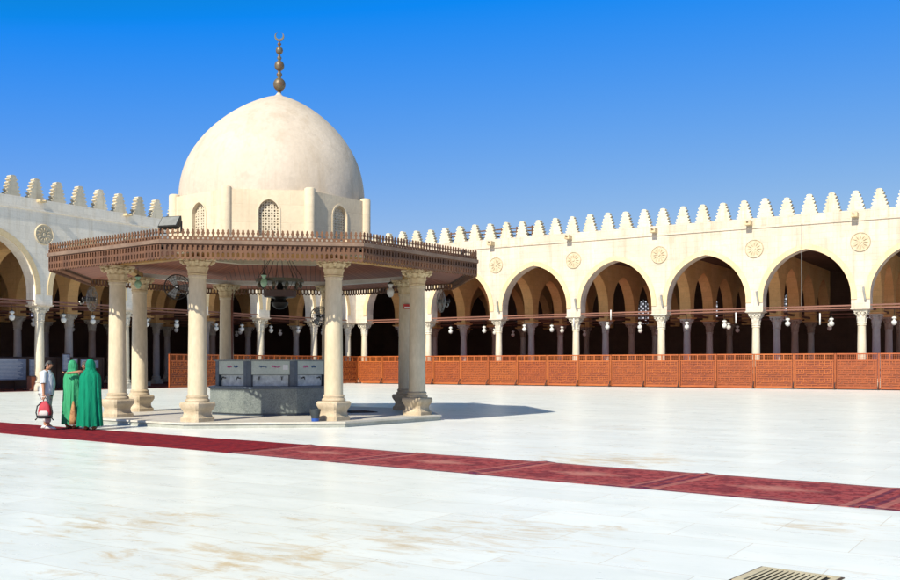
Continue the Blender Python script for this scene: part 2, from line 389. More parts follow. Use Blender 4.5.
# ------------------------------------------------------------------ mesh helpers
class MB:
    def __init__(s): s.v = []; s.f = []
    def add(s, vs, fs, T=None):
        o = len(s.v)
        s.v += [tuple(T @ Vector(p)) if T is not None else tuple(p) for p in vs]
        s.f += [tuple(i + o for i in f) for f in fs]
    def box(s, x0, x1, y0, y1, z0, z1, T=None):
        vs = [(x0, y0, z0), (x1, y0, z0), (x1, y1, z0), (x0, y1, z0), (x0, y0, z1), (x1, y0, z1), (x1, y1, z1), (x0, y1, z1)]
        s.add(vs, [(0, 3, 2, 1), (4, 5, 6, 7), (0, 1, 5, 4), (1, 2, 6, 5), (2, 3, 7, 6), (3, 0, 4, 7)], T)
    def cbox(s, c, d, T=None):
        s.box(c[0] - d[0] / 2, c[0] + d[0] / 2, c[1] - d[1] / 2, c[1] + d[1] / 2, c[2] - d[2] / 2, c[2] + d[2] / 2, T)
    def loft(s, rings, caps=True, T=None, closed=False):
        n = len(rings[0]); vs = [p for r in rings for p in r]; fs = []
        m = len(rings)
        for i in range(m if closed else m - 1):
            j = (i + 1) % m
            for k in range(n):
                k2 = (k + 1) % n
                fs.append((i * n + k, i * n + k2, j * n + k2, j * n + k))
        if caps and not closed:
            fs.append(tuple(range(n - 1, -1, -1))); fs.append(tuple((m - 1) * n + k for k in range(n)))
        s.add(vs, fs, T)
    def lathe(s, prof, n=24, T=None, mod=None, cx=0, cy=0):
        rings = []
        for (r, z) in prof:
            ring = []
            for k in range(n):
                a = 2 * pi * k / n
                rr = r * (mod(a, z) if mod else 1)
                ring.append((cx + rr * cos(a), cy + rr * sin(a), z))
            rings.append(ring)
        s.loft(rings, True, T)
    def tube(s, pts, r, n=8, T=None):
        pts = [Vector(p) for p in pts]; rings = []
        rs = r if isinstance(r, (list, tuple)) else [r] * len(pts)
        up0 = None
        for i, p in enumerate(pts):
            d = (pts[min(i + 1, len(pts) - 1)] - pts[max(i - 1, 0)]).normalized()
            if up0 is None:
                up0 = Vector((0, 0, 1)) if abs(d.z) < .9 else Vector((1, 0, 0))
            u = (up0 - d * up0.dot(d)).normalized(); w = d.cross(u); up0 = u
            rings.append([tuple(p + (u * cos(2 * pi * k / n) + w * sin(2 * pi * k / n)) * rs[i]) for k in range(n)])
        s.loft(rings, True, T)
    def poly(s, pts, y0, y1, T=None):
        """2D outline (x,z) extruded from y0 to y1"""
        n = len(pts)
        vs = [(x, y0, z) for x, z in pts] + [(x, y1, z) for x, z in pts]
        fs = [tuple(range(n)), tuple(range(2 * n - 1, n - 1, -1))] + [(i, i + n, (i + 1) % n + n, (i + 1) % n) for i in range(n)]
        s.add(vs, fs, T)
    def sphere(s, c, r, n=14, m=8, T=None):
        if not isinstance(r, (list, tuple)): r = (r, r, r)
        rings = []
        for i in range(m + 1):
            t = -pi / 2 + pi * i / m
            t = max(min(t, pi / 2 - .02), -pi / 2 + .02)
            rings.append([(c[0] + r[0] * cos(t) * cos(2 * pi * k / n), c[1] + r[1] * cos(t) * sin(2 * pi * k / n), c[2] + r[2] * sin(t)) for k in range(n)])
        s.loft(rings, True, T)
    def torus(s, c, R, r, n=28, m=6, T=None, axis='z'):
        rings = []
        for i in range(n):
            a = 2 * pi * i / n; ring = []
            for k in range(m):
                b_ = 2 * pi * k / m
                x, y, z = (R + r * cos(b_)) * cos(a), (R + r * cos(b_)) * sin(a), r * sin(b_)
                ring.append((c[0] + x, c[1] + y, c[2] + z) if axis == 'z' else (c[0] + x, c[1] + z, c[2] + y))
            rings.append(ring)
        s.loft(rings, False, T, closed=True)
    def build(s, name, mat, parent=None, loc=(0, 0, 0), rz=0, smooth=False, recalc=True):
        me = bpy.data.meshes.new(name)
        me.from_pydata(s.v, [], s.f)
        if recalc:
            bm = bmesh.new(); bm.from_mesh(me)
            bmesh.ops.recalc_face_normals(bm, faces=bm.faces)
            bm.to_mesh(me); bm.free()
        if smooth is True:
            for p in me.polygons: p.use_smooth = True
        elif smooth:
            for p in me.polygons: p.use_smooth = True
            me.set_sharp_from_angle(angle=radians(smooth))
        me.materials.append(mat)
        o = bpy.data.objects.new(name, me); COL.objects.link(o)
        o.location = loc; o.rotation_euler = (0, 0, rz)
        if parent: o.parent = parent
        return o

def empty(name, loc=(0, 0, 0), rz=0):
    o = bpy.data.objects.new(name, None); COL.objects.link(o)
    o.location = loc; o.rotation_euler = (0, 0, rz)
    o.empty_display_size = .2
    return o

def tag(o, label=None, cat=None, group=None, kind=None):
    if label: o['label'] = label
    if cat: o['category'] = cat
    if group: o['group'] = group
    if kind: o['kind'] = kind
    return o

def kids(o): return [c for c in ALLK.get(o.name, [])]
def copy_tree(o, parent=None):
    c = o.copy(); COL.objects.link(c)
    if parent: c.parent = parent
    for ch in list(o.children): copy_tree(ch, c)
    return c

def px(x, Y):            # world X of the photo column x at depth Y
    return (x - 450) / 970 * Y
def hz(y, Y):            # height of the photo row y at depth Y
    return (365 - y) / 970 * Y + 1.6

ORD = ['first', 'second', 'third', 'fourth', 'fifth', 'sixth', 'seventh', 'eighth', 'ninth', 'tenth', 'eleventh', 'twelfth']

# ------------------------------------------------------------------ ground
g = MB(); g.add([(-400, -400, 0), (400, -400, 0), (400, 400, 0), (-400, 400, 0)], [(0, 1, 2, 3)])
tag(g.build('courtyard_paving', MT['floor'], recalc=False), 'white marble slab paving of the mosque courtyard with ochre stains', kind='structure')

# ------------------------------------------------------------------ arches
def arch_pts(hw, spring, rise, n=14):
    c = max((rise * rise - hw * hw) / (2 * hw), 0.0)
    R = hw + c
    a1 = math.acos(min(1, c / R)) if c > 0 else pi / 2
    rz = R * sin(a1); k = rise / rz
    L = []
    for i in range(n + 1):
        t = a1 * i / n
        x = -(R * cos(t) - c); z = R * sin(t) * k
        L.append((x, spring + z))
    Rr = [(-x, z) for x, z in reversed(L[:-1])]
    return L + Rr

def arch_wall(mb, xs, hp, z0, zt, y0, y1, spring, rise, xl=None, xr=None, T=None, n=14):
    xl = xs[0] - hp if xl is None else xl; xr = xs[-1] + hp if xr is None else xr
    def quad(a, b, c, d): mb.add([a, b, c, d], [(0, 1, 2, 3)], T)
    for i, x in enumerate(xs):
        a = xl if i == 0 else x - hp; b = xr if i == len(xs) - 1 else x + hp
        for y in (y0, y1): quad((a, y, z0), (b, y, z0), (b, y, zt), (a, y, zt))
        quad((a, y0, z0), (b, y0, z0), (b, y1, z0), (a, y1, z0))
        if i > 0: quad((a, y0, z0), (a, y1, z0), (a, y1, spring), (a, y0, spring))
        else: quad((a, y0, z0), (a, y1, z0), (a, y1, zt), (a, y0, zt))
        if i < len(xs) - 1: quad((b, y0, z0), (b, y1, z0), (b, y1, spring), (b, y0, spring))
        else: quad((b, y0, z0), (b, y1, z0), (b, y1, zt), (b, y0, zt))
    for i in range(len(xs) - 1):
        c = (xs[i] + xs[i + 1]) / 2; hw = (xs[i + 1] - xs[i]) / 2 - hp
        P = [(c + x, z) for x, z in arch_pts(hw, spring, rise, n)]
        for (xa, za), (xb, zb) in zip(P, P[1:]):
            for y in (y0, y1): quad((xa, y, za), (xb, y, zb), (xb, y, zt), (xa, y, zt))
            quad((xa, y0, za), (xb, y0, zb), (xb, y1, zb), (xa, y1, za))
    quad((xl, y0, zt), (xr, y0, zt), (xr, y1, zt), (xl, y1, zt))

def ring_band(mb, c, hw, spring, rise, w, y0, y1, zlow, T=None):
    P = arch_pts(hw, spring, rise, 16)
    P = [(P[0][0], zlow)] + P + [(P[-1][0], zlow)]
    O = []
    for i, (x, z) in enumerate(P):
        a = P[max(i - 1, 0)]; b = P[min(i + 1, len(P) - 1)]
        dx, dz = b[0] - a[0], b[1] - a[1]; L = sqrt(dx * dx + dz * dz)
        nx, nz = -dz / L, dx / L
        O.append((x + nx * w, z + nz * w))
    for i in range(len(P) - 1):
        a, b, c2, d = P[i], P[i + 1], O[i + 1], O[i]
        vs = [(c + a[0], y0, a[1]), (c + b[0], y0, b[1]), (c + c2[0], y0, c2[1]), (c + d[0], y0, d[1]),
              (c + a[0], y1, a[1]), (c + b[0], y1, b[1]), (c + c2[0], y1, c2[1]), (c + d[0], y1, d[1])]
        mb.add(vs, [(0, 1, 2, 3), (0, 4, 5, 1), (3, 2, 6, 7)], T)

# ------------------------------------------------------------------ columns of the arcades
def shaft_mesh(zt=4.3):
    m = MB()
    m.lathe([(.30, .62), (.31, .68), (.28, .72), (.285, 1.6), (.275, 2.8), (.25, zt - .12), (.285, zt - .1), (.285, zt - .04), (.26, zt)], 20)
    return m
def base_mesh():
    m = MB()
    m.box(-.42, .42, -.42, .42, 0, .3)
    m.lathe([(.40, .3), (.41, .36), (.36, .42), (.34, .48), (.37, .54), (.36, .6), (.30, .64)], 20)
    return m
def capital_mesh(zb, zt, r0, w):
    m = MB(); h = zt - zb - .1 * (zt - zb) / .9
    def mod(a, z):
        t = (z - zb) / (zt - zb)
        return 1 + .10 * (cos(8 * a + (pi if t > .5 else 0))) * (.3 + t)
    H = zt - zb
    prof = [(r0 * 1.0, zb), (r0 * 1.12, zb + .07 * H), (r0 * 1.03, zb + .12 * H), (r0 * 1.08, zb + .30 * H), (r0 * 1.2, zb + .46 * H), (r0 * 1.13, zb + .49 * H),
            (r0 * 1.22, zb + .6 * H), (r0 * 1.5, zb + .76 * H), (r0 * 1.4, zb + .8 * H), (r0 * 1.5, zb + .88 * H)]
    m.lathe(prof, 48, None, mod)
    # corner volutes and concave abacus
    for k in range(4):
        a = pi / 4 + k * pi / 2
        for j, (rr, zz, s) in enumerate(((r0 * 1.55, zb + .66 * H, .16), (w * 1.1, zb + .78 * H, .2))):
            m.sphere((rr * cos(a), rr * sin(a), zz), (s * r0 * 1.2, s * r0 * 1.2, s * r0 * 1.1), 8, 5)
        a2 = k * pi / 2
        m.sphere((r0 * 1.55 * cos(a2), r0 * 1.55 * sin(a2), zb + .86 * H), (.2 * r0, .2 * r0, .2 * r0), 8, 5)
    ab = []
    for k in range(4):
        a = k * pi / 2
        for t in (-.88, -.45, 0, .45, .88):
            dd = w * (1 - .14 * (1 - t * t))
            x, y = dd, t * w
            ab.append((x * cos(a) - y * sin(a), x * sin(a) + y * cos(a)))
    m.loft([[(x * .96, y * .96, zb + .86 * H) for x, y in ab], [(x, y, zb + .9 * H) for x, y in ab], [(x, y, zt) for x, y in ab]], True)
    return m

def merlon_mesh():
    ws = [.545, .495, .435, .37, .30]
    pts = []; z = 0; hstep = .225
    R = []
    for i, w in enumerate(ws):
        R += [(w - .11, z), (w - .01, z + .09), (w, z + .145), (w - .09, z + .185), (w - .14, z + .21)]
        z += hstep
    R += [(.15, z), (.20, z + .05), (.185, z + .11), (.12, z + .155), (0, z + .17)]
    pts = R + [(-x, zz) for x, zz in reversed(R[:-1])]
    m = MB(); m.poly(pts, -.2, .2)
    return m

def medallion_mesh():
    m = MB(); nr, na = 18, 96; R = .64
    vs = []; fs = []
    for i in range(nr + 1):
        r = R * i / nr
        for k in range(na):
            a = 2 * pi * k / na; t = i / nr
            h = .02
            if t > .9: h = .085 if t < .99 else 0
            elif t > .82: h = .03
            elif t > .22: h = .02 + .075 * max(0, cos(12 * a)) ** .5 * sin(pi * (t - .22) / .6)
            elif t > .16: h = .02
            else: h = .09
            vs.append((r * cos(a), -h, r * sin(a)))
    for i in range(nr):
        for k in range(na):
            k2 = (k + 1) % na
            fs.append((i * na + k, i * na + k2, (i + 1) * na + k2, (i + 1) * na + k))
    m.add(vs, fs)
    return m

Cx, Cy = -8.29, 85.5
CT, CZ0, WT = 11.70, 5.28, .9       # parapet top, pier bottom, wall thickness

SH = shaft_mesh(); 
def place(parent, mesh_src, name, mat, loc, rz=0, smooth=35, cache={}):
    """a part sharing its mesh with its repeats"""
    key = (id(mesh_src), mat.name)
    if key not in cache:
        o = mesh_src.build(name, mat, parent, loc, rz, smooth)
        cache[key] = o.data
        return o
    o = bpy.data.objects.new(name, cache[key]); COL.objects.link(o)
    o.location = loc; o.rotation_euler = (0, 0, rz)
    if parent: o.parent = parent
    return o

M_base = base_mesh(); M_cap = capital_mesh(4.3, 5.18, .27, .46); M_mer = merlon_mesh(); M_med = medallion_mesh()
M_spout = MB(); M_spout.poly([(-.2, -.16), (.2, -.16), (.2, .14), (.1, .14), (.1, -.04), (-.1, -.04), (-.1, .14), (-.2, .14)], -.62, .05)
M_imp = MB()
M_imp.loft([[(x * w, y * w, z) for x, y in ((-1, -1), (1, -1), (1, 1), (-1, 1))] for w, z in ((.50, 5.18), (.60, 5.24), (.60, 5.30))], True)

def arcade(name, rz, xs, x_end, sgn, wallm, label, dep, nrows, merl, wins, far):
    """local x runs along the facade, local y into the building"""
    root = empty(name, (Cx, Cy, 0), rz)
    tag(root, label, 'arcade')
    lo, hi = min(xs[0], x_end), max(xs[-1], x_end)
    hp = .58; spr, rise = 6.05, 3.32
    a, b = (0, hi) if sgn > 0 else (lo, 0)
    m = MB()
    arch_wall(m, xs, hp, 5.30, CT, 0, WT, spr, rise, a - (WT if sgn > 0 else 0), b + (WT - .004 if sgn < 0 else 0) )
    m.build('facade_wall', wallm, root)
    m = MB(); m.box(a, b, -.075, 0.01, 11.0, 11.09); m.build('cornice', wallm, root)
    m = MB(); m.box(a, b, -.035, 0.01, 11.09, CT + .012); m.build('parapet_band', wallm, root)
    for i in range(len(xs) - 1):
        c = (xs[i] + xs[i + 1]) / 2; hw = (xs[i + 1] - xs[i]) / 2 - hp
        m = MB(); ring_band(m, c, hw + .006, spr, rise + .006, .34, -.055, .02, 5.9)
        m.build('archivolt', MT['arch'], root)
    rm = random.Random(5 + sgn)
    for x in merl:
        mo = place(root, M_mer, 'merlon', MT['merlon'], (x + rm.uniform(-.025, .025), .22, CT + .006), radians(rm.uniform(-3, 3)), False)
        mo.scale = (rm.uniform(.95, 1.04), 1, rm.uniform(.95, 1.03)); mo.rotation_euler.y = radians(rm.uniform(-1.2, 1.2))
    for x in xs[1:-1] if sgn > 0 else xs[1:-1]:
        if abs(x) < 4: continue
        place(root, M_med, 'medallion', MT['carved'], (x, -.0, 9.6), 0, 40)
        sp_ = place(root, M_spout, 'spout', MT['capital'], (x - .3, 0, 11.36 if sgn > 0 else 11.6), 0, False)
        if sgn < 0: sp_.scale = (1.1, .7, .5)
    # rows of columns and the cross walls they carry
    rows = [WT / 2] + [WT / 2 + dep * (k + 1) for k in range(nrows - 1)]
    yb = WT / 2 + dep * nrows
    for i, x in enumerate(xs):
        for r, y in enumerate(rows):
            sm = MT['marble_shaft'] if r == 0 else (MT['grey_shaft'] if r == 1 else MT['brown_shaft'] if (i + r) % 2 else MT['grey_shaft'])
            c = place(root, SH, 'column', sm, (x, y, 0))
            place(c, M_base, 'base', MT['capital_white'], (0, 0, 0), 0, 30)
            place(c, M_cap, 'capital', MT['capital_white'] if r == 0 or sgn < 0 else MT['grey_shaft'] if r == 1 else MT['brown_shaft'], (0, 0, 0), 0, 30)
            place(c, M_imp, 'impost', MT['wall'] if r == 0 else MT['inner'], (0, 0, 0), 0, False)
        m = MB()
        T = Matrix.Translation((x, 0, 0)) @ Matrix.Rotation(pi / 2, 4, 'Z')
        arch_wall(m, rows + [yb], .44, 5.30, 9.9, -.42, .42, 6.15, 2.8, WT + .003, yb - .02, T)
        m.build('cross_wall', MT['inner'], root)
        m = MB()
        for r in range(nrows):
            y0 = rows[r] + .5; y1 = (rows + [yb])[r + 1] - .45
            m.box(x - .07, x + .07, y0, y1, 5.42, 5.58)
        m.build('cross_beam', MT['beam'], root)
    for i in range(len(xs) - 1):
        for r, y in enumerate(rows):
            for q, (yy, z) in enumerate(((y - .34, 5.50), (y + .34, 5.36))):
                m = MB(); m.box(xs[i] + .56, xs[i + 1] - .56, yy - .05, yy + .05, z - .045, z + .05)
                if q == 0 or r == 0: m.build('tie_beam', MT['beam'], root)
    # roof, back wall with pierced windows
    e0, e1 = (-far, hi) if sgn > 0 else (lo, far)
    m = MB(); m.box(-far if sgn > 0 else lo, far if sgn < 0 else hi, WT + .01, yb + .7, 9.9 + (.004 if sgn < 0 else 0), 10.3)
    m.build('roof', MT['roof_wood'], root)
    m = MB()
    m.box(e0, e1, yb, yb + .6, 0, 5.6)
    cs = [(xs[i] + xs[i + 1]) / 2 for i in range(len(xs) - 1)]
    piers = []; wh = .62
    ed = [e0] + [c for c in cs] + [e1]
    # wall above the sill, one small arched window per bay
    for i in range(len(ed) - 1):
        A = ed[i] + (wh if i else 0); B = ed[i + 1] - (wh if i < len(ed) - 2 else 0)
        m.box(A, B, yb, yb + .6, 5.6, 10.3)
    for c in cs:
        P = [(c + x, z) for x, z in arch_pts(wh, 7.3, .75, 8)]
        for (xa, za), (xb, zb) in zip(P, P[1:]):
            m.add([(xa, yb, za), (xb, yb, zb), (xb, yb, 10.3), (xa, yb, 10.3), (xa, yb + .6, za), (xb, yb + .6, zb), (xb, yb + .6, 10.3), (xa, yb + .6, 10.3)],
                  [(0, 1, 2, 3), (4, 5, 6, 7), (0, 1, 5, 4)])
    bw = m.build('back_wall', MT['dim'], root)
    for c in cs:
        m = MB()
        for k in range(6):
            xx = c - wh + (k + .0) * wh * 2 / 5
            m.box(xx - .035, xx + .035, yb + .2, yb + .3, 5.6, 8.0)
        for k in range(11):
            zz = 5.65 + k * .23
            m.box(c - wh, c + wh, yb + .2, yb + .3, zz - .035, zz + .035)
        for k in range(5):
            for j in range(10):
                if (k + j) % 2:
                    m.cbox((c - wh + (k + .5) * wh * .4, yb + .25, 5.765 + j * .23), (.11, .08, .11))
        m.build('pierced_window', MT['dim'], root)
    return root, rows, yb

xsR = [.0 + .6] + [7.4 + 6.83 * k for k in range(8)]
xsL = [-(37.25 + 12.8), -(37.25 + 6.4), -37.25, -30.85, -24.42, -17.95, -11.52, -5.1, -.6]
merR = [23.81 + 1.453 * k for k in range(-16, 22)]
merL = [-(32.87 - 1.553 * k) for k in range(-9, 21)]
merR = [x for x in merR if .5 < x < 54]; merL = [x for x in merL if x < -.6]
arR, rowsR, ybR = arcade('mosque_arcade', AX, xsR, 55.8, 1, MT['wall'],
    'sunlit cream stone arcade with stepped merlons running behind the orange brown fence', 5.6, 4, merR, True, 25)
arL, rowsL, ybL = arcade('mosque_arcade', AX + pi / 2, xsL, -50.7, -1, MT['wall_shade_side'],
    'greyer shaded stone arcade with stepped merlons behind the three people in green and white', 6.0, 4, merL, True, 24)

def R2W(x, y, z=0):      # sunlit arcade's local frame to the world
    c, s = cos(AX), sin(AX); return Vector((Cx + c * x - s * y, Cy + s * x + c * y, z))
def L2W(x, y, z=0):
    c, s = cos(AX + pi / 2), sin(AX + pi / 2); return Vector((Cx + c * x - s * y, Cy + s * x + c * y, z))

# carpeted floor inside the arcades
for fn, a, b, yb in ((R2W, 0, 56, ybR), (L2W, -51, 0, ybL)):
    m = MB()
    P = [fn(a, -.1 if fn is R2W else .0), fn(b, -.1 if fn is R2W else .0), fn(b, yb), fn(a, yb)]
    m.add([(p.x, p.y, .012 if fn is R2W else .016) for p in P], [(0, 1, 2, 3)])
    o = m.build('arcade_floor', MT['carpet_in'], recalc=False)
    tag(o, 'dark red carpeted floor inside the ' + ('sunlit arcade' if fn is R2W else 'shaded arcade'), kind='structure')

# ------------------------------------------------------------------ fences
def fence_panel_meshes(w=2.6):
    fr = MB(); h = 2.36
    for x in (-w / 2 + .025, w / 2 - .025): fr.box(x - .025, x + .025, -.045, .045, .06, h)
    fr.box(-w / 2 + .08, w / 2 - .08, -.04, .04, h - .09, h + .0)
    fr.box(-w / 2 + .08, w / 2 - .08, -.04, .04, 1.86, 1.94)
    fr.box(-w / 2 + .08, w / 2 - .08, -.04, .04, .06, .15)
    for k in range(1, 4):
        x = -w / 2 + w * k / 4; fr.box(x - .04, x + .04, -.038, .038, 1.94, h - .09)
    # little lattice in the openings
    for k in range(4):
        x0 = -w / 2 + w * k / 4
        for j in range(1, 5):
            xx = x0 + w / 4 * j / 5; fr.box(xx - .009, xx + .009, -.01, .01, 1.94, h - .09)
        for j in range(1, 4):
            zz = 1.94 + .33 * j / 4; fr.box(x0 + .04, x0 + w / 4 - .04, -.008, .012, zz - .009, zz + .009)
    bk = MB(); bk.box(-w / 2 + .08, w / 2 - .08, 0.0, .02, .15, 1.86)
    # raised interlocking strips
    st = MB(); rnd = random.Random(3)
    u = .165; nx = int((w - .16) / u); nz = 12
    x0 = -nx * u / 2; z0 = .17
    seg = set()
    for j in range(0, nz + 1):
        for i in range(nx):
            if (i + 2 * j) % 5 != 0 or j in (0, 4, 8, 12): seg.add(('h', i, j))
    for i in range(0, nx + 1):
        for j in range(nz):
            if (2 * i + j) % 4 in (0, 1) if (i % 2) else ((i + j) % 3 == 0 or i in (0, nx)): seg.add(('v', i, j))
    t = .019
    zs = 1.68 / nz
    for d, i, j in seg:
        if d == 'h': st.box(x0 + i * u, x0 + (i + 1) * u, -.04, .0, z0 + j * zs - t, z0 + j * zs + t)
        else: st.box(x0 + i * u - t, x0 + i * u + t, -.043, .0, z0 + j * zs, z0 + (j + 1) * zs)
    ft = MB()
    ft.poly([(-.03, 0), (.03, 0), (.03, .1), (-.03, .1)], -.42, .25)
    ft.add([(-.025, -.40, .1), (.025, -.40, .1), (.025, -.05, .5), (-.025, -.05, .5), (-.025, -.34, .1), (.025, -.34, .1), (.025, -.05, .42), (-.025, -.05, .42)],
           [(0, 1, 2, 3), (4, 7, 6, 5), (0, 3, 7, 4), (1, 5, 6, 2)])
    return fr, bk, st, ft
FR, BK, ST, FT = fence_panel_meshes()
def fence(name, rz, x_from, x_to, label):
    root = empty(name, (Cx, Cy, 0), rz); tag(root, label, 'fence', 'carved wooden fences closing the arcades')
    x = x_from + 1.3; k = 0
    while x + 1.3 <= x_to + .1:
        p = place(root, FR, 'panel_frame', MT['fence'], (x, -1.0 + (.01 if k % 2 else 0), 0), 0, False)
        place(p, BK, 'panel_board', MT['fence_back'], (0, 0, 0), 0, False)
        place(p, ST, 'carved_strips', MT['fence'], (0, 0, 0), 0, False)
        place(p, FT, 'foot', MT['dark_wood'], (1.3, 0, 0), 0, False)
        x += 2.61; k += 1
    return root
fence('wooden_fence', AX, 1.05, 56, 'sunlit orange brown wooden fence with carved panels below the sunlit arcade')
fence('wooden_fence', AX + pi / 2, -1.05 - 2.61 * 8, -1.05, 'reddish brown wooden fence with carved panels below the shaded arcade, behind the fountain')

# ------------------------------------------------------------------ pavilion
PX, PY, TH = -5.361, 29.368, .140
pav = empty('ablution_pavilion', (PX, PY, 0)); tag(pav, 'octagonal domed pavilion with stone columns and carved wooden canopy in the courtyard', 'pavilion')
def ang(k): return TH + k * pi / 4 - pi / 2 - pi / 8        # corner k (0 is the one facing us on one side)
def oct_pts(R, z): return [(R * cos(ang(k)), R * sin(ang(k)), z) for k in range(8)]
def ringslab(mb, R0, R1, z0, z1):
    mb.loft([oct_pts(R1, z0), oct_pts(R1, z1), oct_pts(R0, z1), oct_pts(R0, z0)], False, None, closed=True)

m = MB(); m.loft([oct_pts(5.25, 0), oct_pts(5.25, .105)], True); plat = m.build('platform', MT['kerb_side'], pav)
m = MB(); m.loft([oct_pts(5.29, .105), oct_pts(5.29, .15)], True); m.build('paving', MT['kerb'], plat)

# columns: inverted capital as a base, shaft, capital
def pav_base():
    m = MB()
    def sq(w, z, c=.16):
        P = [(1, -1 + c), (1, 1 - c), (1 - c, 1), (-1 + c, 1), (-1, 1 - c), (-1, -1 + c), (-1 + c, -1), (1 - c, -1)]
        return [(x * w, y * w, z) for x, y in P]
    m.loft([sq(.325, 0), sq(.325, .09), sq(.285, .13), sq(.265, .2), sq(.275, .27), sq(.315, .33), sq(.345, .40), sq(.345, .46), sq(.32, .50)], True)
    m.lathe([(.30, .50), (.315, .53), (.30, .57), (.27, .585), (.275, .61), (.285, .64), (.26, .67), (.245, .68)], 28)
    return m
def pav_shaft():
    m = MB(); prof = []
    for i in range(13):
        t = i / 12; prof.append((.245 - .02 * t - .012 * t * t, .68 + t * 3.0))
    m.lathe(prof + [(.236, 3.69), (.236, 3.74), (.215, 3.76)], 32)
    return m
PB, PS = pav_base(), pav_shaft()
PC = capital_mesh(3.75, 4.20, .222, .36)
for k in range(8):
    a = ang(k); p = (4.547 * cos(a), 4.547 * sin(a), .15)
    c = place(pav, PS, 'column', MT['shaft'], p, AX)
    place(c, PB, 'base', MT['shaft_base'], (0, 0, 0), 0, 30)
    place(c, PC, 'capital', MT['capital'], (0, 0, 0), 0, 30)
    # architrave
    a2 = ang(k + 1); q = (4.547 * cos(a2), 4.547 * sin(a2))
    mid = ((p[0] + q[0]) / 2, (p[1] + q[1]) / 2); L = sqrt((p[0] - q[0]) ** 2 + (p[1] - q[1]) ** 2)
    m = MB(); m.box(-L / 2 + .02, L / 2 - .02, -.12, .12, 0, .13)
    m.build('architrave', MT['archi_white'] if k in (3, 4, 5) else MT['archi'], pav, (mid[0], mid[1], 4.355), atan2(q[1] - p[1], q[0] - p[0]))

def zc(R): return 4.34 + (6.2 - R) / (6.2 - 2.95) * .66
# canopy ceiling: eight boarded sectors with the roof above them
for k in range(8):
    am = ang(k) + pi / 8; cA = cos(pi / 8); s8 = sin(pi / 8)
    Ro, Ri = 6.2, 2.9
    m = MB()
    yo, yi = -Ro * cA, -Ri * cA
    vs = [(-Ro * s8, yo, zc(Ro)), (Ro * s8, yo, zc(Ro)), (Ri * s8, yi, zc(Ri)), (-Ri * s8, yi, zc(Ri))]
    m.add(vs + [(x, y, z + .05) for x, y, z in vs], [(3, 2, 1, 0), (4, 5, 6, 7), (0, 1, 5, 4), (2, 3, 7, 6)])
    m.build('ceiling', MT['ceil'], pav, (0, 0, 0), am + pi / 2, False)
    m = MB(); m.add([(x, y, z + .11) for x, y, z in vs] + [(x, y, z + .16) for x, y, z in vs], [(3, 2, 1, 0), (4, 5, 6, 7), (0, 1, 5, 4), (2, 3, 7, 6), (1, 2, 6, 5), (3, 0, 4, 7)])
    m.build('canopy_roof', MT['roofing'], pav, (0, 0, 0), am + pi / 2, False)

# pierced fascia modules
def hole_module(mb, x0, w, z0, z1, hw, hz0, hz1, pointed=True):
    """plate x0..x0+w with a keyhole opening, as two half plates"""
    c = x0 + w / 2; top = hz1 if not pointed else hz1 - hw * .9
    mb.poly([(x0, z0), (c, z0), (c, hz0), (c - hw, hz0), (c - hw, top), (c, hz1), (c, z1), (x0, z1)], 0, .035)
    mb.poly([(c, z0), (x0 + w, z0), (x0 + w, z1), (c, z1), (c, hz1), (c + hw, top), (c + hw, hz0), (c, hz0)], 0, .035)
Ro = 6.343; side = 2 * Ro * sin(pi / 8); ap = Ro * cos(pi / 8)
NM = 41; w = side / NM
MF = MB(); MR = MB(); MK = MB()
for i in range(NM):
    x0 = -side / 2 + i * w
    hole_module(MF, x0, w, 4.165, 4.345, w * .27, 4.20, 4.33)
    hole_module(MF, x0, w, 4.345, 4.52, w * .27, 4.375, 4.50)
    MF.poly([(x0 + .01, 4.165), (x0 + w / 2, 4.125), (x0 + w - .01, 4.165)], 0, .035)
    hole_module(MR, x0, w, 4.61, 4.70, w * .2, 4.63, 4.69)
    c = x0 + w / 2; q = w / 2
    P = [(-.30, 4.70), (.30, 4.70), (.22, 4.745), (.52, 4.775), (.56, 4.80), (.30, 4.825), (.38, 4.85), (0, 4.885), (-.38, 4.85), (-.30, 4.825), (-.56, 4.80), (-.52, 4.775), (-.22, 4.745)]
    MR.poly([(c + x * w * .62, z) for x, z in P], .005, .03)
MK.poly([(-side / 2 - .02, 4.52), (side / 2 + .02, 4.52), (side / 2 + .02, 4.61), (-side / 2 - .02, 4.61)], -.035, .05)
for k in range(8):
    am = ang(k) + pi / 8
    loc = (ap * cos(am), ap * sin(am), 0); r = am + pi / 2
    f = place(pav, MF, 'fascia', MT['fascia'], loc, r, False)
    place(f, MK, 'rail', MT['rail'], (0, 0, 0), 0, False)
    place(f, MR, 'cresting', MT['fascia'], (0, 0, 0), 0, False)
    m = MB(); m.box(-side / 2 + .1, side / 2 - .1, .04, .1, 4.345, 4.515); m.build('edge_beam', MT['fascia'], f)

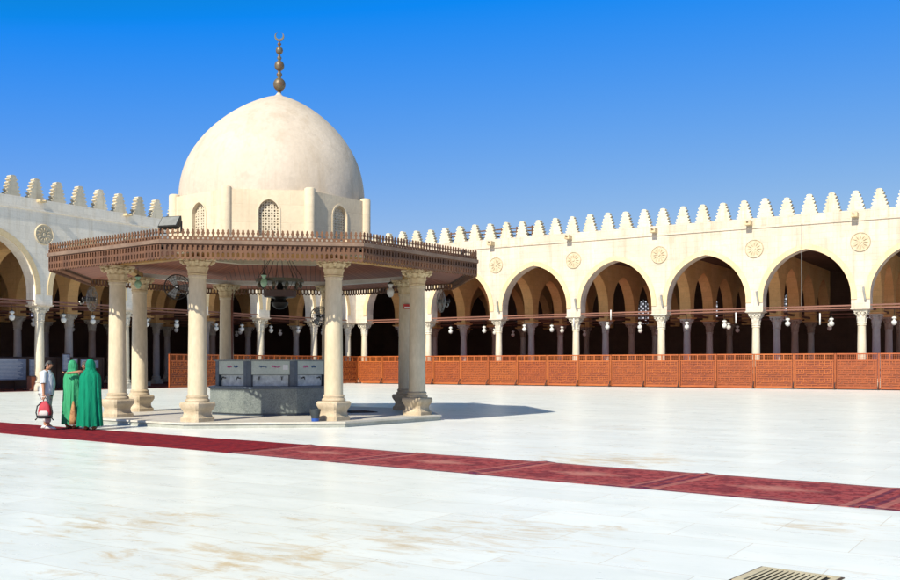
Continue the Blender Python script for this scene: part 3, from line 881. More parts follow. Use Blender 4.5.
# drum: eight faces with pierced arched windows, buttresses
Rd, zt_d, zb_d = 3.005, 6.41, 4.9
sd_ = 2 * Rd * sin(pi / 8); apd = Rd * cos(pi / 8)
def lattice_pts(mb, hw, z0, spring, rise, cell, T=None):
    """pierced plaster screen: plate cells with diamond holes, clipped to the arch"""
    def top(x):
        P = arch_pts(hw, spring, rise, 10)
        for a, b in zip(P, P[1:]):
            if a[0] <= x <= b[0]: return a[1] + (b[1] - a[1]) * (x - a[0]) / max(b[0] - a[0], 1e-6)
        return spring
    nx = int(2 * hw / cell); cx = 2 * hw / nx
    nz = int((spring + rise - z0) / cell)
    for i in range(nx):
        for j in range(nz):
            x = -hw + (i + .5) * cx; z = z0 + (j + .5) * cell
            if z + cell * .3 > max(top(x), spring if abs(x) > hw * .95 else 0): continue
            s = cx / 2; h = cell / 2; k = .30 * cell
            if (i + j) % 2: outer = [(-s, -h), (0, -h), (0, -k), (-k, 0), (0, k), (0, h), (-s, h)]
            else: k *= 1.25; outer = [(-s, -h), (0, -h), (0, -k), (-k * .55, -k * .9), (-k * .9, 0), (-k * .55, k * .9), (0, k), (0, h), (-s, h)]
            mb.poly([(x + a, z + b) for a, b in outer], 0, .04)
            mb.poly([(x - a, z + b) for a, b in reversed(outer)], 0, .04)
whw, wz0, wsp, wri = .275, 5.15, 5.82, .33
DW = MB(); arch_wall(DW, [-sd_ / 2, sd_ / 2], sd_ / 2 - whw, 5.15, zt_d, 0, .28, wsp, wri, -sd_ / 2, sd_ / 2)
DW.box(-sd_ / 2, sd_ / 2, 0, .28, zb_d, 5.15)
DL = MB(); lattice_pts(DL, whw + .0, wz0, wsp, wri + .06, .074)
DB = MB(); DB.lathe([(.155, zb_d), (.155, 6.44), (.145, 6.475), (.10, 6.50)], 20)
DR = MB(); ring_band(DR, 0, whw + .004, wsp, wri, .045, -.018, .02, 5.15)
drum = None
for k in range(8):
    am = ang(k) + pi / 8
    f = place(pav, DW, 'drum_wall', MT['drum'], (apd * cos(am), apd * sin(am), 0), am + pi / 2, False)
    place(f, DL, 'window_screen', MT['screen'], (0, .10, 0), 0, False)
    place(f, DR, 'window_surround', MT['drum'], (0, 0, 0), 0, False)
    place(f, DB, 'buttress', MT['drum'], (-sd_ / 2 , .05, 0), 0, 40)
m = MB(); ringslab(m, 2.55, 2.93, 6.405, 6.43); m.build('drum_ledge', MT['drum'], pav)

# dome, pulled very slightly off centre towards its tip as the real one is
prof = [(2.765, 6.38), (2.765, 6.62), (2.745, 6.95), (2.67, 7.32), (2.55, 7.68), (2.37, 8.03), (2.13, 8.38), (1.84, 8.70), (1.52, 8.99), (1.19, 9.23), (.86, 9.43), (.55, 9.58), (.33, 9.67), (.20, 9.70), (.12, 9.745), (.075, 9.79), (.06, 9.83)]
m = MB(); rings = []
for r, z in prof:
    t = (z - 6.4) / 3.5
    ox = .19 * t ** 2
    rings.append([(r * cos(2 * pi * k / 72) + ox, r * sin(2 * pi * k / 72), z) for k in range(72)])
m.loft(rings, False)
dome = m.build('dome', MT['dome'], pav, smooth=True)
sub = dome.modifiers.new('sub', 'SUBSURF'); sub.levels = 1; sub.render_levels = 1
FXo = .195
m = MB()
def zf(y): return hz(y, 29.37)
def bulb(cy_, r):
    z = zf(cy_); return [(r * sin(pi * t / 10), z - r * cos(pi * t / 10) * 1.08) for t in range(1, 10)]
prof = [(.055, 9.79)] + [(.05, zf(92)), (.075, zf(91.5))] + bulb(84.5, .185) + [(.05, zf(77.5)), (.085, zf(75)), (.085, zf(74)), (.045, zf(72.2))] + bulb(65.9, .148) + \
    [(.04, zf(60.4)), (.07, zf(58.6)), (.07, zf(57.8)), (.035, zf(56))] + bulb(50.6, .11) + [(.03, zf(46.2)), (.06, zf(44.6)), (.06, zf(43.8)), (.025, zf(42.4)), (.02, zf(41.5))]
m.lathe(prof, 24, None, None, FXo, 0)
fin = m.build('finial', MT['patina'], dome, smooth=40)
m = MB(); zcx = zf(36.6); n = 28; P = []
Rc_, rc_ = .145, .115
for i in range(n + 1):
    a = -pi / 2 + (i / n - .5) * 2 * radians(150); P.append((FXo + Rc_ * cos(a), zcx + Rc_ * sin(a)))
for i in range(n + 1):
    a = -pi / 2 + (.5 - i / n) * 2 * radians(148); P.append((FXo + rc_ * .92 * cos(a), zcx + .035 + rc_ * sin(a)))
m.poly(P, -.02, .02); m.build('crescent', MT['bronze'], fin)

# ------------------------------------------------------------------ fountain on the platform
fo = empty('ablution_fountain', (PX, PY, .152)); tag(fo, 'octagonal grey granite washing fountain standing under the dome', 'fountain')
m = MB(); m.loft([oct_pts(1.93, .07), oct_pts(1.93, .76)], True); basin = m.build('basin', MT['granite'], fo)
m = MB(); m.loft([oct_pts(1.87, 0), oct_pts(1.87, .07)], True); m.build('plinth', MT['granite_dark'], basin)
m = MB(); ringslab(m, 1.60, 1.97, .76, .83); m.build('rim', MT['granite_dark'], basin)
m = MB(); m.loft([oct_pts(1.62, .76), oct_pts(1.62, 1.56)], True); blk = m.build('water_tank', MT['granite_dark'], fo)
m = MB(); m.loft([oct_pts(1.79, 1.56), oct_pts(1.79, 1.60)], True); m.build('lid', MT['granite'], blk)
sf = 2 * 1.75 * sin(pi / 8); apf = 1.75 * cos(pi / 8)
Mp = MB(); Mp.box(-sf / 2 + .13, sf / 2 - .13, -.0, .14, 1.17, 1.56)
Mm = MB(); Mm.box(-sf / 2 + .17, sf / 2 - .17, .07, .14, .84, 1.155)
Mq = MB(); Mq.box(-sf / 2 - .01, -sf / 2 + .125, -.01, .14, .835, 1.559)
Mq2 = MB(); Mq2.box(sf / 2 - .125, sf / 2 + .01, -.012, .14, .835, 1.559)
Mt = MB(); Mt.tube([(0, .08, 0), (0, -.06, .01), (0, -.075, -.05)], [.016, .014, .012], 8); Mt.cbox((0, -.02, .035), (.07, .02, .015)); Mt.tube([(0, -.02, .0), (0, -.02, .035)], .008, 6)
def scrawl(seed, wd, ht):
    r = random.Random(seed); m = MB(); x = -wd / 2
    while x < wd / 2:
        l = r.uniform(.02, .045)
        pts = [(x, 0, 0), (x + l * .4, 0, r.uniform(.2, 1) * ht), (x + l * .8, 0, r.uniform(-.3, .2) * ht), (x + l * 1.3, 0, .05 * ht)]
        m.tube(pts, .0075, 5)
        if r.random() < .5: m.cbox((x + l / 2, 0, r.choice((-.45, .95)) * ht), (.014, .008, .014))
        x += l
    return m
for k in range(8):
    am = ang(k) + pi / 8
    loc = (apf * cos(am), apf * sin(am), 0); r = am + pi / 2
    p = place(blk, Mp, 'panel', MT['granite_pale'], loc, r, False)
    place(blk, Mm, 'splashback', MT['mottled'], loc, r, False)
    place(blk, Mq, 'pilaster', MT['granite_dark'], loc, r, False)
    place(blk, Mq2, 'pilaster', MT['granite_dark'], loc, r, False)
    for x in (-.32, .32):
        place(blk, Mt, 'tap', MT['iron'], (loc[0] + x * cos(r) , loc[1] + x * sin(r), 1.07), r, 40)
    if k in (7, 0, 1):
        spots = {7: ((-.08, 'pink', .17), (.20, 'blue', .16)), 0: ((-.22, 'blue', .20), (.16, 'pink', .22)), 1: ((-.22, 'pink', .18), (.1, 'blue', .16))}[k]
        for i, (x, c, wd) in enumerate(spots):
            s = scrawl(k * 7 + i, wd, .05)
            s.build('lettering', MT[c], blk, (loc[0] + x * cos(r) + .004 * sin(r), loc[1] + x * sin(r) - .006 * cos(r), 1.385), r)
        if k == 0:
            s = MB(); s.box(-.07, .07, -.008, 0, -.07, .07)
            s.build('notice', MT['paper'], blk, (loc[0] + .42 * cos(r), loc[1] + .42 * sin(r), 1.38), r)

# ------------------------------------------------------------------ small things around the pavilion
def W_(x, Y, z=0): return (px(x, Y), Y, z)
bk = empty('bucket', (px(315.3, 24.95), 24.95, .152)); tag(bk, 'black plastic bucket with blue foot at a column base', 'bucket')
m = MB(); m.lathe([(.10, .05), (.135, .30), (.142, .30), (.142, .315), (.128, .315), (.095, .06)], 24); m.build('body', MT['bucket'], bk, smooth=40)
m = MB(); m.lathe([(.098, 0), (.104, .08)], 24); m.build('foot_band', MT['blue_plastic'], bk, smooth=40)
m = MB(); m.tube([(-.14, 0, .29), (-.12, -.05, .2), (0, -.10, .14), (.12, -.05, .2), (.14, 0, .29)], .005, 6); m.build('handle', MT['iron'], bk)

m = MB(); m.box(-.42, .42, -.6, .6, 0, .02)
o = m.build('door_mat', MT['mat'], None, (px(358, 30.0), 30.0, .152), TH + .3); tag(o, 'brown mat lying in the shade on the pavilion platform', 'mat')

def fan(loc, rz, label, r=.33, arm=.45, cm='iron'):
    f = empty('wall_fan', loc, rz); tag(f, label, 'fan', 'round fans fixed to the pavilion columns')
    m = MB()
    for yy, q in ((-.09, .55), (-.07, .8), (-.04, .95), (0, 1), (.04, .95), (.07, .75)): m.torus((0, yy, 0), r * q, .006, 28, 5, axis='y')
    for k in range(20):
        a = 2 * pi * k / 20
        m.tube([(0.05 * cos(a), -.10, .05 * sin(a)), (r * .6 * cos(a), -.085, r * .6 * sin(a)), (r * cos(a), 0, r * sin(a)), (r * .6 * cos(a), .085, r * .6 * sin(a)), (.05 * cos(a), .10, .05 * sin(a))], .003, 4)
    cage = m.build('cage', MT[cm], f)
    m = MB()
    for k in range(3):
        T = Matrix.Rotation(2 * pi * k / 3, 4, 'Y')
        m.add([(.04, -.01, -.04), (r * .85, -.03, -.12), (r * .88, .03, .10), (.05, .01, .05)], [(0, 1, 2, 3)], T)
        m.add([(.04, -.004, -.04), (r * .85, -.024, -.12), (r * .88, .036, .10), (.05, .016, .05)], [(3, 2, 1, 0)], T)
    m.build('blade', MT['grey_metal'], f)
    m = MB(); m.lathe([(.03, -.11), (.055, -.09), (.055, .10), (.08, .12), (.08, .26), (.05, .28)], 16, Matrix.Rotation(-pi / 2, 4, 'X')); m.build('motor', MT['iron'], f, smooth=40)
    m = MB(); m.sphere((0, -.115, 0), (.028, .012, .028), 10, 6); m.build('badge', MT['paper'], f)
    m = MB(); m.tube([(0, .2, 0), (0, .24, -.12), (arm * .5, .26, -.16), (arm, .24, -.1)], .018, 8); m.build('arm', MT['grey_metal'], f)
    return f
def colpos(k, dr_=0, z=3): a = ang(k); return ((4.547 + dr_) * cos(a) + PX, (4.547 + dr_) * sin(a) + PY, z)
fan(W_(177, 25.3, hz(287, 25.3)), radians(10), 'dark round fan on the column beside the fountain, facing the courtyard', .33, .42)
fan(W_(92, 28.2, hz(299, 28.2)), radians(92), 'grey round fan seen nearly edge on beside the robed people', .36, -.35, 'grey_metal')
fan(W_(441, 30.2, hz(301, 30.2)), radians(-76), 'grey round fan seen edge on beside the shaded column pair', .36, -.5, 'grey_metal')
fan(W_(320, 33.2, hz(316, 33.2)), radians(20), 'dark round fan half hidden behind the column with the bucket', .33, .3)

def pend_lamp(loc, ztop, label, glass, name='hanging_lamp', s=1.0, grp=None):
    l = empty(name, loc); tag(l, label, 'lamp', grp)
    m = MB(); m.lathe([(.03, -.20), (.07, -.17), (.115, -.08), (.12, 0), (.085, .07), (.05, .10), (.06, .15), (.095, .20), (.10, .22), (.05, .22)], 20, Matrix.Scale(s, 4))
    m.build('glass_bowl', glass, l, smooth=50)
    m = MB(); m.lathe([(.105, .215), (.11, .235), (.04, .29), (.015, .31)], 16, Matrix.Scale(s, 4)); m.build('cap', MT['bronze'], l, smooth=40)
    m = MB(); m.tube([(0, 0, .3 * s), (0, 0, ztop - loc[2])], .008, 6); m.build('chain', MT['iron'], l)
    return l
pend_lamp(W_(138, 27.6, hz(283, 27.6)), 4.37, 'green glass lamp hanging under the canopy between two columns near the robed people', MT['glass_green'], s=.8)
pend_lamp(W_(390.5, 31.6, hz(291, 31.6)), 4.40, 'milky glass lamp hanging under the canopy beside the shaded column pair', MT['glass_white'], s=1.0)
pend_lamp(W_(264, 28.6, hz(281.5, 28.6)), 4.85, 'green and pink glass lamp hanging beside the large dark chandelier', MT['glass_green'], s=.85)

ch = empty('chandelier', (px(280, 29.4), 29.4, hz(281, 29.4))); tag(ch, 'large dark metal ring chandelier hanging above the fountain', 'chandelier')
m = MB(); m.lathe([(.70, -.05), (.72, -.05), (.72, .05), (.70, .05)], 40); m.lathe([(.03, -.06), (.70, -.045), (.70, -.03), (.03, -.03)], 40); m.build('upper_ring', MT['bronze'], ch)
m = MB(); m.lathe([(.46, -.48), (.48, -.48), (.50, -.30), (.47, -.30)], 36); m.lathe([(.02, -.50), (.46, -.49), (.46, -.46), (.02, -.46)], 36); m.build('lower_ring', MT['dark_wood'], ch)
m = MB(); m.lathe([(.02, -.86), (.12, -.84), (.22, -.76), (.26, -.66), (.20, -.62), (.14, -.55), (.28, -.50), (.10, -.48), (.06, -.3), (.12, -.2), (.05, -.05)], 28); m.build('bowl', MT['iron'], ch, smooth=40)
m = MB()
for k in range(8):
    a = 2 * pi * k / 8
    m.tube([(.70 * cos(a), .70 * sin(a), .04), (.15 * cos(a), .15 * sin(a), .95)], .009, 5)
    m.tube([(.66 * cos(a), .66 * sin(a), -.04), (.47 * cos(a), .47 * sin(a), -.31)], .008, 5)
m.tube([(0, 0, .95), (0, 0, 2.2)], .015, 6); m.build('chain', MT['iron'], ch)
Ml = MB(); Ml.lathe([(.02, -.14), (.05, -.11), (.06, -.05), (.035, 0), (.05, .05)], 12)
for k in range(10):
    a = 2 * pi * k / 10 + .2
    place(ch, Ml, 'candle_cup', MT['bronze'], (.62 * cos(a), .62 * sin(a), -.08), 0, 40)

# thin red brown pole in front of a rear column
c5 = colpos(5, -.42)
m = MB(); m.tube([(px(231.8, 33.2), 33.2, .15), (px(231.8, 33.2), 33.2, 4.35)], .05, 10)
tag(m.build('pipe', MT['beam'], None, smooth=True), 'red brown pipe standing against a column behind the fountain', 'pipe')

# red sign on the column
s = empty('sign', W_(407, 33.3, hz(311.5, 33.3)), TH); tag(s, 'small red and white sign on the shaded column pair', 'sign')
m = MB(); m.box(-.16, .16, -.012, .012, -.075, .075); m.build('plate', MT['red'], s)
m = MB(); m.box(-.13, .05, -.018, -.011, -.05, -.01); m.cbox((.08, -.014, .03), (.1, .01, .03)); m.build('lettering', MT['paper'], s)
s.location = Vector(colpos(3, 0, hz(311.5, 34.3))) + Vector((0.10, -.275, 0))

def floodlight(loc, rz, tilt, label, s=1.0):
    f = empty('floodlight', loc, rz); tag(f, label, 'floodlight')
    T = Matrix.Scale(s, 4) @ Matrix.Translation((0, 0, .22)) @ Matrix.Rotation(tilt, 4, 'X')
    m = MB(); m.loft([[(-.22, .08, -.12), (.22, .08, -.12), (.22, .08, .12), (-.22, .08, .12)], [(-.28, -.08, -.17), (.28, -.08, -.17), (.28, -.08, .17), (-.28, -.08, .17)]], True, T)
    for k in range(6): m.box(-.2 + .075 * k, -.18 + .075 * k, .08, .12, -.1, .1, T)
    m.build('housing', MT['iron'], f)
    m = MB(); m.box(-.25, .25, -.095, -.083, -.14, .14, T); m.build('lens', MT['grey_metal'], f)
    m = MB(); T2 = Matrix.Scale(s, 4)
    m.box(-.31, -.29, -.03, .03, 0, .26, T2); m.box(.29, .31, -.03, .03, 0, .26, T2); m.box(-.31, .31, -.03, .03, -.02, .0, T2); m.build('bracket', MT['iron'], f)
    return f
floodlight((px(171, 23.9), 23.9, hz(232.5, 23.9)), radians(-20), radians(-35), 'black floodlight standing on the canopy roof at its sunlit corner', 1.0)
floodlight((px(463, 27.6), 27.6, hz(255, 27.6)), radians(-80), radians(-20), 'small dark floodlight on the canopy cresting at its shaded corner', .42)

# ------------------------------------------------------------------ lamps and fittings in the arcades
proto = None
def arc_lamp(p, ztop, label, k):
    global proto
    if proto is None:
        l = empty('hanging_lamp', p)
        m = MB(); m.lathe([(.03, -.34), (.12, -.30), (.18, -.18), (.17, -.06), (.07, .0), (.08, .05), (.15, .12), (.14, .2), (.05, .24)], 16); m.build('glass_bowl', MT['glass_white'], l, smooth=50)
        m = MB(); m.tube([(0, 0, .22), (0, 0, .75)], .014, 6); m.build('chain', MT['iron'], l)
        m = MB(); m.lathe([(.07, .22), (.09, .26), (.02, .32)], 12); m.build('cap', MT['bronze'], l, smooth=50)
        proto = l
    else: l = copy_tree(proto)
    l.location = p
    tag(l, label, 'lamp', 'milky glass lamps hanging in the arcades')
rl = random.Random(11)
for side_, xs_, fn, rows_ in (('sunlit', xsR[:-1], R2W, rowsR), ('shaded', list(reversed(xsL))[:-1], L2W, rowsL)):
    for i in range(len(xs_) - 1):
        a, b = xs_[i], xs_[i + 1]
        if side_ == 'sunlit' and i == 0: continue
        for r in range(3):
            for q, fr in enumerate((.30, .72) if r == 0 else (.5,) if r == 1 else (.35,)):
                x = a + (b - a) * (fr + rl.uniform(-.06, .06)); z = 4.55 + rl.uniform(-.08, .08)
                p = fn(x, rows_[r] + (.34 if r == 0 else 0) - (.34 if r else 0) + .0, z)
                where = ('front beam', 'second row of columns', 'third row of columns')[r]
                e = (' nearer the corner' if q == 0 else ' farther from the corner') if r == 0 else ''
                arc_lamp(p, 5.36, f'milky lamp at the {where}, {ORD[i]} bay of the {side_} arcade{e}', i)
rows_lab = None
for i, (xx, yy) in enumerate(((611, 315), (574, 322), (820, 319), (736, 318))):
    t = (xx - 450) / 970
    s_ = (t * Cy - Cx) / (.8423 + t * .539)
    p = R2W(s_, -.02); z = hz(yy, p.y)
    m = MB(); m.tube([(0, 0, -.38), (0, 0, .38)], .045, 8)
    o = m.build('tube_lamp', MT['paper'], None, (p.x, p.y, z), smooth=True)
    tag(o, ('upright white tube lamp on the sunlit arcade beam, fourth bay', 'short upright white tube lamp at the fourth column of the sunlit arcade',
        'upright white tube lamp in the sunlit arcade bay with the hanging cable', 'upright white tube lamp on the sunlit arcade beam, fifth bay')[i], 'tube lamp')
# spot brackets on the piers
for i, x in enumerate(xsR[2:7]):
    p = R2W(x + .25, -.14)
    f = empty('spotlight', (p.x, p.y, 6.25), AX); tag(f, f'slim dark spotlight on the {ORD[i + 2]} pier of the sunlit arcade', 'spotlight', 'spotlights on the sunlit piers')
    m = MB(); m.box(-.06, .06, -.07, .07, -.42, .42, Matrix.Rotation(radians(-9), 4, 'Y')); m.build('housing', MT['grey_metal'], f)
    m = MB(); m.box(-.02, .02, .05, .15, -.03, .03); m.build('bracket', MT['iron'], f)
# cable down through one bay
t = (802 - 450) / 970; s_ = (t * Cy - Cx) / (.8423 + t * .539); p = R2W(s_, -.1)
m = MB(); m.tube([(p.x, p.y, 11.05), (p.x, p.y, 5.5)], .022, 6)
tag(m.build('cable', MT['grey_metal'], None), 'thin grey cable hanging down the middle of a sunlit arch', 'cable')
# brown wooden railing on the roof behind the merlons
m = MB()
for z in (12.0, 12.3, 12.58): m.box(8.4, 17.5, 1.2, 1.26, z, z + .1)
for k in range(14): m.box(8.4 + .7 * k, 8.5 + .7 * k, 1.19, 1.27, 10.3, 12.75)
tag(m.build('roof_railing', MT['fascia'], None, (Cx, Cy, 0), AX), 'brown wooden railing on the roof behind the stone merlons', 'railing')

# notice boards inside the shaded arcade
def onleft(xpix, off):
    t = (xpix - 450) / 970
    # point on the line L2W(x, off)
    c, s2 = cos(AX + pi / 2), sin(AX + pi / 2)
    ox, oy = Cx - s2 * off, Cy + c * off
    x = (t * oy - ox) / (c - t * s2)
    return x, L2W(x, off)
blab = ['wide blue grey notice board farthest from the robed people', 'blue grey notice board just behind the man in the striped shirt', 'tall pale notice board between the man and the robed people',
        'small square notice board behind the lighter green hood', 'blue grey notice board between the two green hoods', 'pale notice board behind the darker green hood']
for i, (x0, x1, y0, y1) in enumerate(((-8, 27, 358, 381), (28.5, 39, 359, 379), (62, 70.5, 354, 372), (72, 78, 358, 366), (80, 88, 359, 368), (90, 99, 360, 369))):
    off = 1.6
    xa, pa = onleft(x0, off); xb, pb = onleft(x1, off); xm, pm = onleft((x0 + x1) / 2, off)
    wd = abs(xb - xa); z1, z0 = hz(y0, pm.y), hz(y1, pm.y)
    b_ = empty('notice_board', (pm.x, pm.y, 0.02), AX + pi / 2); tag(b_, blab[i], 'notice board', 'notice boards standing in the shaded arcade')
    m = MB(); m.box(-wd / 2, wd / 2, 0, .04, z0, z1); m.build('frame', MT['dark_wood'], b_)
    m = MB(); m.box(-wd / 2 + .05, wd / 2 - .05, -.012, 0, z0 + .05, z1 - .05); sh = m.build('sheet', MT['board'], b_)
    m = MB(); rr = random.Random(i)
    for k in range(int((z1 - z0 - .2) / .07)):
        z = z1 - .13 - k * .07; m.box(-wd / 2 + .12, wd / 2 - .12 - rr.random() * wd * .25, -.016, -.012, z - .01, z + .008)
    m.build('text_lines', MT['paper'], sh)
    for s3 in (-1, 1):
        m = MB(); m.box(s3 * (wd / 2 - .06) - .03, s3 * (wd / 2 - .06) + .03, .04, .09, 0, z1); m.box(s3 * (wd / 2 - .06) - .03, s3 * (wd / 2 - .06) + .03, -.2, .3, -.005, .04); m.build('leg', MT['dark_wood'], b_)
# low dark screen behind the boards
for i, (x0, x1) in enumerate(((-12, 40), (40, 104))):
    xa, pa = onleft(x0, 2.3); xb, pb = onleft(x1, 2.3); wd = abs(xb - xa) - .05; pm = (pa + pb) / 2
    sc = empty('wooden_screen', (pm.x, pm.y, .02), AX + pi / 2)
    tag(sc, ('dark wooden screen behind the widest notice board', 'dark wooden screen behind the robed people and small boards')[i], 'screen')
    m = MB(); m.box(-wd / 2, wd / 2, 0, .05, .1, 2.0); m.build('panel', MT['dark_wood'], sc)
    m = MB(); m.box(-wd / 2, wd / 2, -.05, .1, 2.0, 2.1)
    for k in range(int(wd / 1.2) + 1): xx = -wd / 2 + .04 + k * (wd - .08) / int(wd / 1.2); m.box(xx - .04, xx + .04, -.04, .0, -.005, 2.0)
    m.build('frame', MT['dark_wood'], sc)
x_, p = onleft(33.5, .6)
ck = empty('cabinet', (p.x, p.y, .02), AX + pi / 2); tag(ck, 'small red brown wooden cabinet inside the shaded arcade behind the man', 'cabinet')
m = MB(); m.box(-.3, .3, -.2, .2, .06, .88); m.build('body', MT['beam'], ck)
m = MB(); m.box(-.34, .34, -.24, .24, .88, .92); m.build('top', MT['dark_wood'], ck)
for s3 in (-1, 1):
    m = MB(); m.box(min(s3 * .01, s3 * .28), max(s3 * .01, s3 * .28), -.215, -.2, .1, .84); d = m.build('door', MT['fence'], ck)
    m = MB(); m.sphere((s3 * .05, -.225, .5), .015, 8, 5); m.build('handle', MT['bronze'], d)

# ------------------------------------------------------------------ carpets
cdx, cdy = .7866, -.6175
crz = atan2(cdy, cdx)
MC1 = carpet_mat('a', 2.75, 2.1); MCp = carpet_mat('plain', 10, 2.1)
clab = ['red rug with pale medallion and dark end stripes crossing the frame beside the drain', 'red rug with pale medallion, second of the row from the drain', 'red rug, third of the row from the drain',
        'red rug in front of the column with the bucket', 'red rug in front of the pavilion, between its two front columns', 'red rug touching the long plain red runner']
CAR = MB()
nx_, ny_ = 24, 12; Lc, Wc = 2.72, 2.1
def rug(L, Wd, seed, nx=24, ny=12):
    r = random.Random(seed); ph = [r.uniform(0, 6) for _ in range(6)]
    m = MB(); vs = []; fs = []
    def h(x, y):
        e = 1 if abs(x) > L / 2 - .15 else .3
        cr = max(0, (abs(x) - L / 2 + .25) / .25) * max(0, (abs(y) - Wd / 2 + .3) / .3)
        return .006 + .014 * cr * cr * (.5 + .5 * sin(ph[1] + 3 * x)) + .005 * e * (sin(x * 3.1 + ph[0]) + sin(y * 4 + ph[1]) * .6 + sin(x * 7 + y * 2 + ph[2]) * .5 + 1.4)
    def ed(x, y):
        return x + .012 * sin(y * 3 + ph[3]) + .006 * sin(y * 11 + ph[4]), y + .012 * sin(x * 1.7 + ph[5])
    for j in range(ny + 1):
        for i in range(nx + 1):
            x = -L / 2 + L * i / nx; y = -Wd / 2 + Wd * j / ny; X, Y = ed(x, y); vs.append((X, Y, h(x, y)))
    n = len(vs); vs += [(x, y, .002) for x, y, z in vs]
    w_ = nx + 1
    for j in range(ny):
        for i in range(nx):
            a = j * w_ + i; fs.append((a, a + 1, a + w_ + 1, a + w_))
    B = [i for i in range(nx + 1)] + [j * w_ + nx for j in range(1, ny + 1)] + [ny * w_ + i for i in range(nx - 1, -1, -1)] + [j * w_ for j in range(ny - 1, 0, -1)]
    for a, b in zip(B, B[1:] + B[:1]): fs.append((a, a + n, b + n, b))
    m.add(vs, fs); return m
# seam between the last two rugs seen lies near world (5.29,11.58); rugs run away from it
sx, sy = 5.25, 11.66
for i in range(6):
    c = (sx - cdx * (2.75 * (i - 1) + 1.375), sy - cdy * (2.75 * (i - 1) + 1.375))
    if i == 5: break
    o = rug(2.74, 2.1, i).build('rug', MC1, None, (c[0], c[1], .001), crz + random.Random(i + 3).uniform(-.014, .014), 60)
    lab = ['red rug at the end of the row nearest the edge beside the drain', 'red rug with pale medallion beside the drain, its end stripes dark', 'second red rug along the row counted from the drain',
           'red rug in front of the pavilion corner with the bucket', 'red rug touching the long plain red runner'][i]
    tag(o, lab, 'rug', 'red rugs laid end to end across the courtyard')
c = (sx - cdx * (2.75 * 4 + 7.6), sy - cdy * (2.75 * 4 + 7.6))
o = rug(15.2, 2.1, 9, 90, 12).build('rug', MCp, None, (c[0], c[1], .001), crz, 60)
tag(o, 'long plain red runner on which the people stand', 'rug', 'red rugs laid end to end across the courtyard')

# ------------------------------------------------------------------ drain
dg = empty('drain_grate', (2.51, 7.23, 0), radians(-39.6)); tag(dg, 'buff stone drain grate with dark slots set in the marble', 'drain')
GW, GD = .6, .6
m = MB()
for sg in (-1, 1):
    m.box(-GW / 2 - .02, GW / 2 + .02, min(sg * GD / 2, sg * (GD / 2 + .02)), max(sg * GD / 2, sg * (GD / 2 + .02)), .001, .007)
    m.box(min(sg * GW / 2, sg * (GW / 2 + .02)), max(sg * GW / 2, sg * (GW / 2 + .02)), -GD / 2, GD / 2, .001, .007)
m.build('joint', MT['mat'], dg)
m = MB(); m.add([(-GW / 2, -GD / 2, .003), (GW / 2, -GD / 2, .003), (GW / 2, GD / 2, .003), (-GW / 2, GD / 2, .003)], [(0, 1, 2, 3)]); m.build('pit', MT['dark_pit'], dg, recalc=False)  # flat black sheet, painted shade under the slots; no real depth
m = MB()
m.box(-GW / 2, GW / 2, GD / 2 - .05, GD / 2, .004, .012); m.box(-GW / 2, GW / 2, -GD / 2, -GD / 2 + .05, .004, .012)
m.box(-GW / 2, -GW / 2 + .06, -GD / 2 + .05, GD / 2 - .05, .004, .012); m.box(GW / 2 - .045, GW / 2, -GD / 2 + .05, GD / 2 - .05, .004, .012)
sw = .0413
for k in range(12):
    x = -GW / 2 + .06 + k * sw
    if k < 11: m.add([(x + .012, GD / 2 - .05, .012), (x + sw + .0, GD / 2 - .05, .012), (x + sw - .002, -GD / 2 + .05, .012), (x + .022, -GD / 2 + .05, .012)], [(0, 1, 2, 3)])
    if k < 11: m.add([(x + .012, GD / 2 - .05, .012), (x + .022, -GD / 2 + .05, .012), (x + .022, -GD / 2 + .05, .004), (x + .012, GD / 2 - .05, .004)], [(0, 1, 2, 3)])
m.build('grate', MT['grate_stone'], dg)

# ------------------------------------------------------------------ people
def skin_mesh(name, verts, edges, radii, mat, parent=None, extra=None, sub=2, root=0):
    me = bpy.data.meshes.new(name + '_skel'); me.from_pydata([Vector(v) for v in verts], edges, [])
    o = bpy.data.objects.new(name + '_skel', me); COL.objects.link(o)
    mod = o.modifiers.new('skin', 'SKIN'); mod.use_smooth_shade = True
    for i, r in enumerate(radii):
        sv = me.skin_vertices[0].data[i]
        sv.radius = r if isinstance(r, tuple) else (r, r); sv.use_root = (i == root)
    ss = o.modifiers.new('sub', 'SUBSURF'); ss.levels = sub; ss.render_levels = sub
    dg_ = bpy.context.evaluated_depsgraph_get(); dg_.update()
    ev = o.evaluated_get(dg_); nm = bpy.data.meshes.new_from_object(ev)
    bpy.data.objects.remove(o)
    if extra:
        bm = bmesh.new(); bm.from_mesh(nm)
        t = bpy.data.meshes.new('t'); t.from_pydata(extra.v, [], extra.f); bm.from_mesh(t); bmesh.ops.recalc_face_normals(bm, faces=bm.faces); bm.to_mesh(nm); bm.free()
    for p in nm.polygons: p.use_smooth = True
    nm.materials.clear(); nm.materials.append(mat); nm.name = name
    r = bpy.data.objects.new(name, nm); COL.objects.link(r)
    if parent: r.parent = parent
    return r

def fingers(ex, wrist, d, side, s=1.0):
    """five bent fingers from the palm; d points down the hand, side towards the thumb"""
    d = Vector(d).normalized(); side = Vector(side).normalized(); nrm = d.cross(side)
    wv = Vector(wrist)
    for k, L in enumerate((.072, .080, .075, .060)):
        b0 = wv + d * .085 * s + side * (.030 - .020 * k) * s
        p = [b0, b0 + d * L * .45 * s + nrm * .012, b0 + d * L * .75 * s + nrm * .032, b0 + d * L * .9 * s + nrm * .05]
        ex.tube(p, [.0095, .009, .008, .006], 6)
    b0 = wv + d * .03 * s + side * .03 * s
    ex.tube([b0, b0 + d * .03 + side * .022 + nrm * .01, b0 + d * .06 + side * .024 + nrm * .022], [.011, .010, .007], 6)

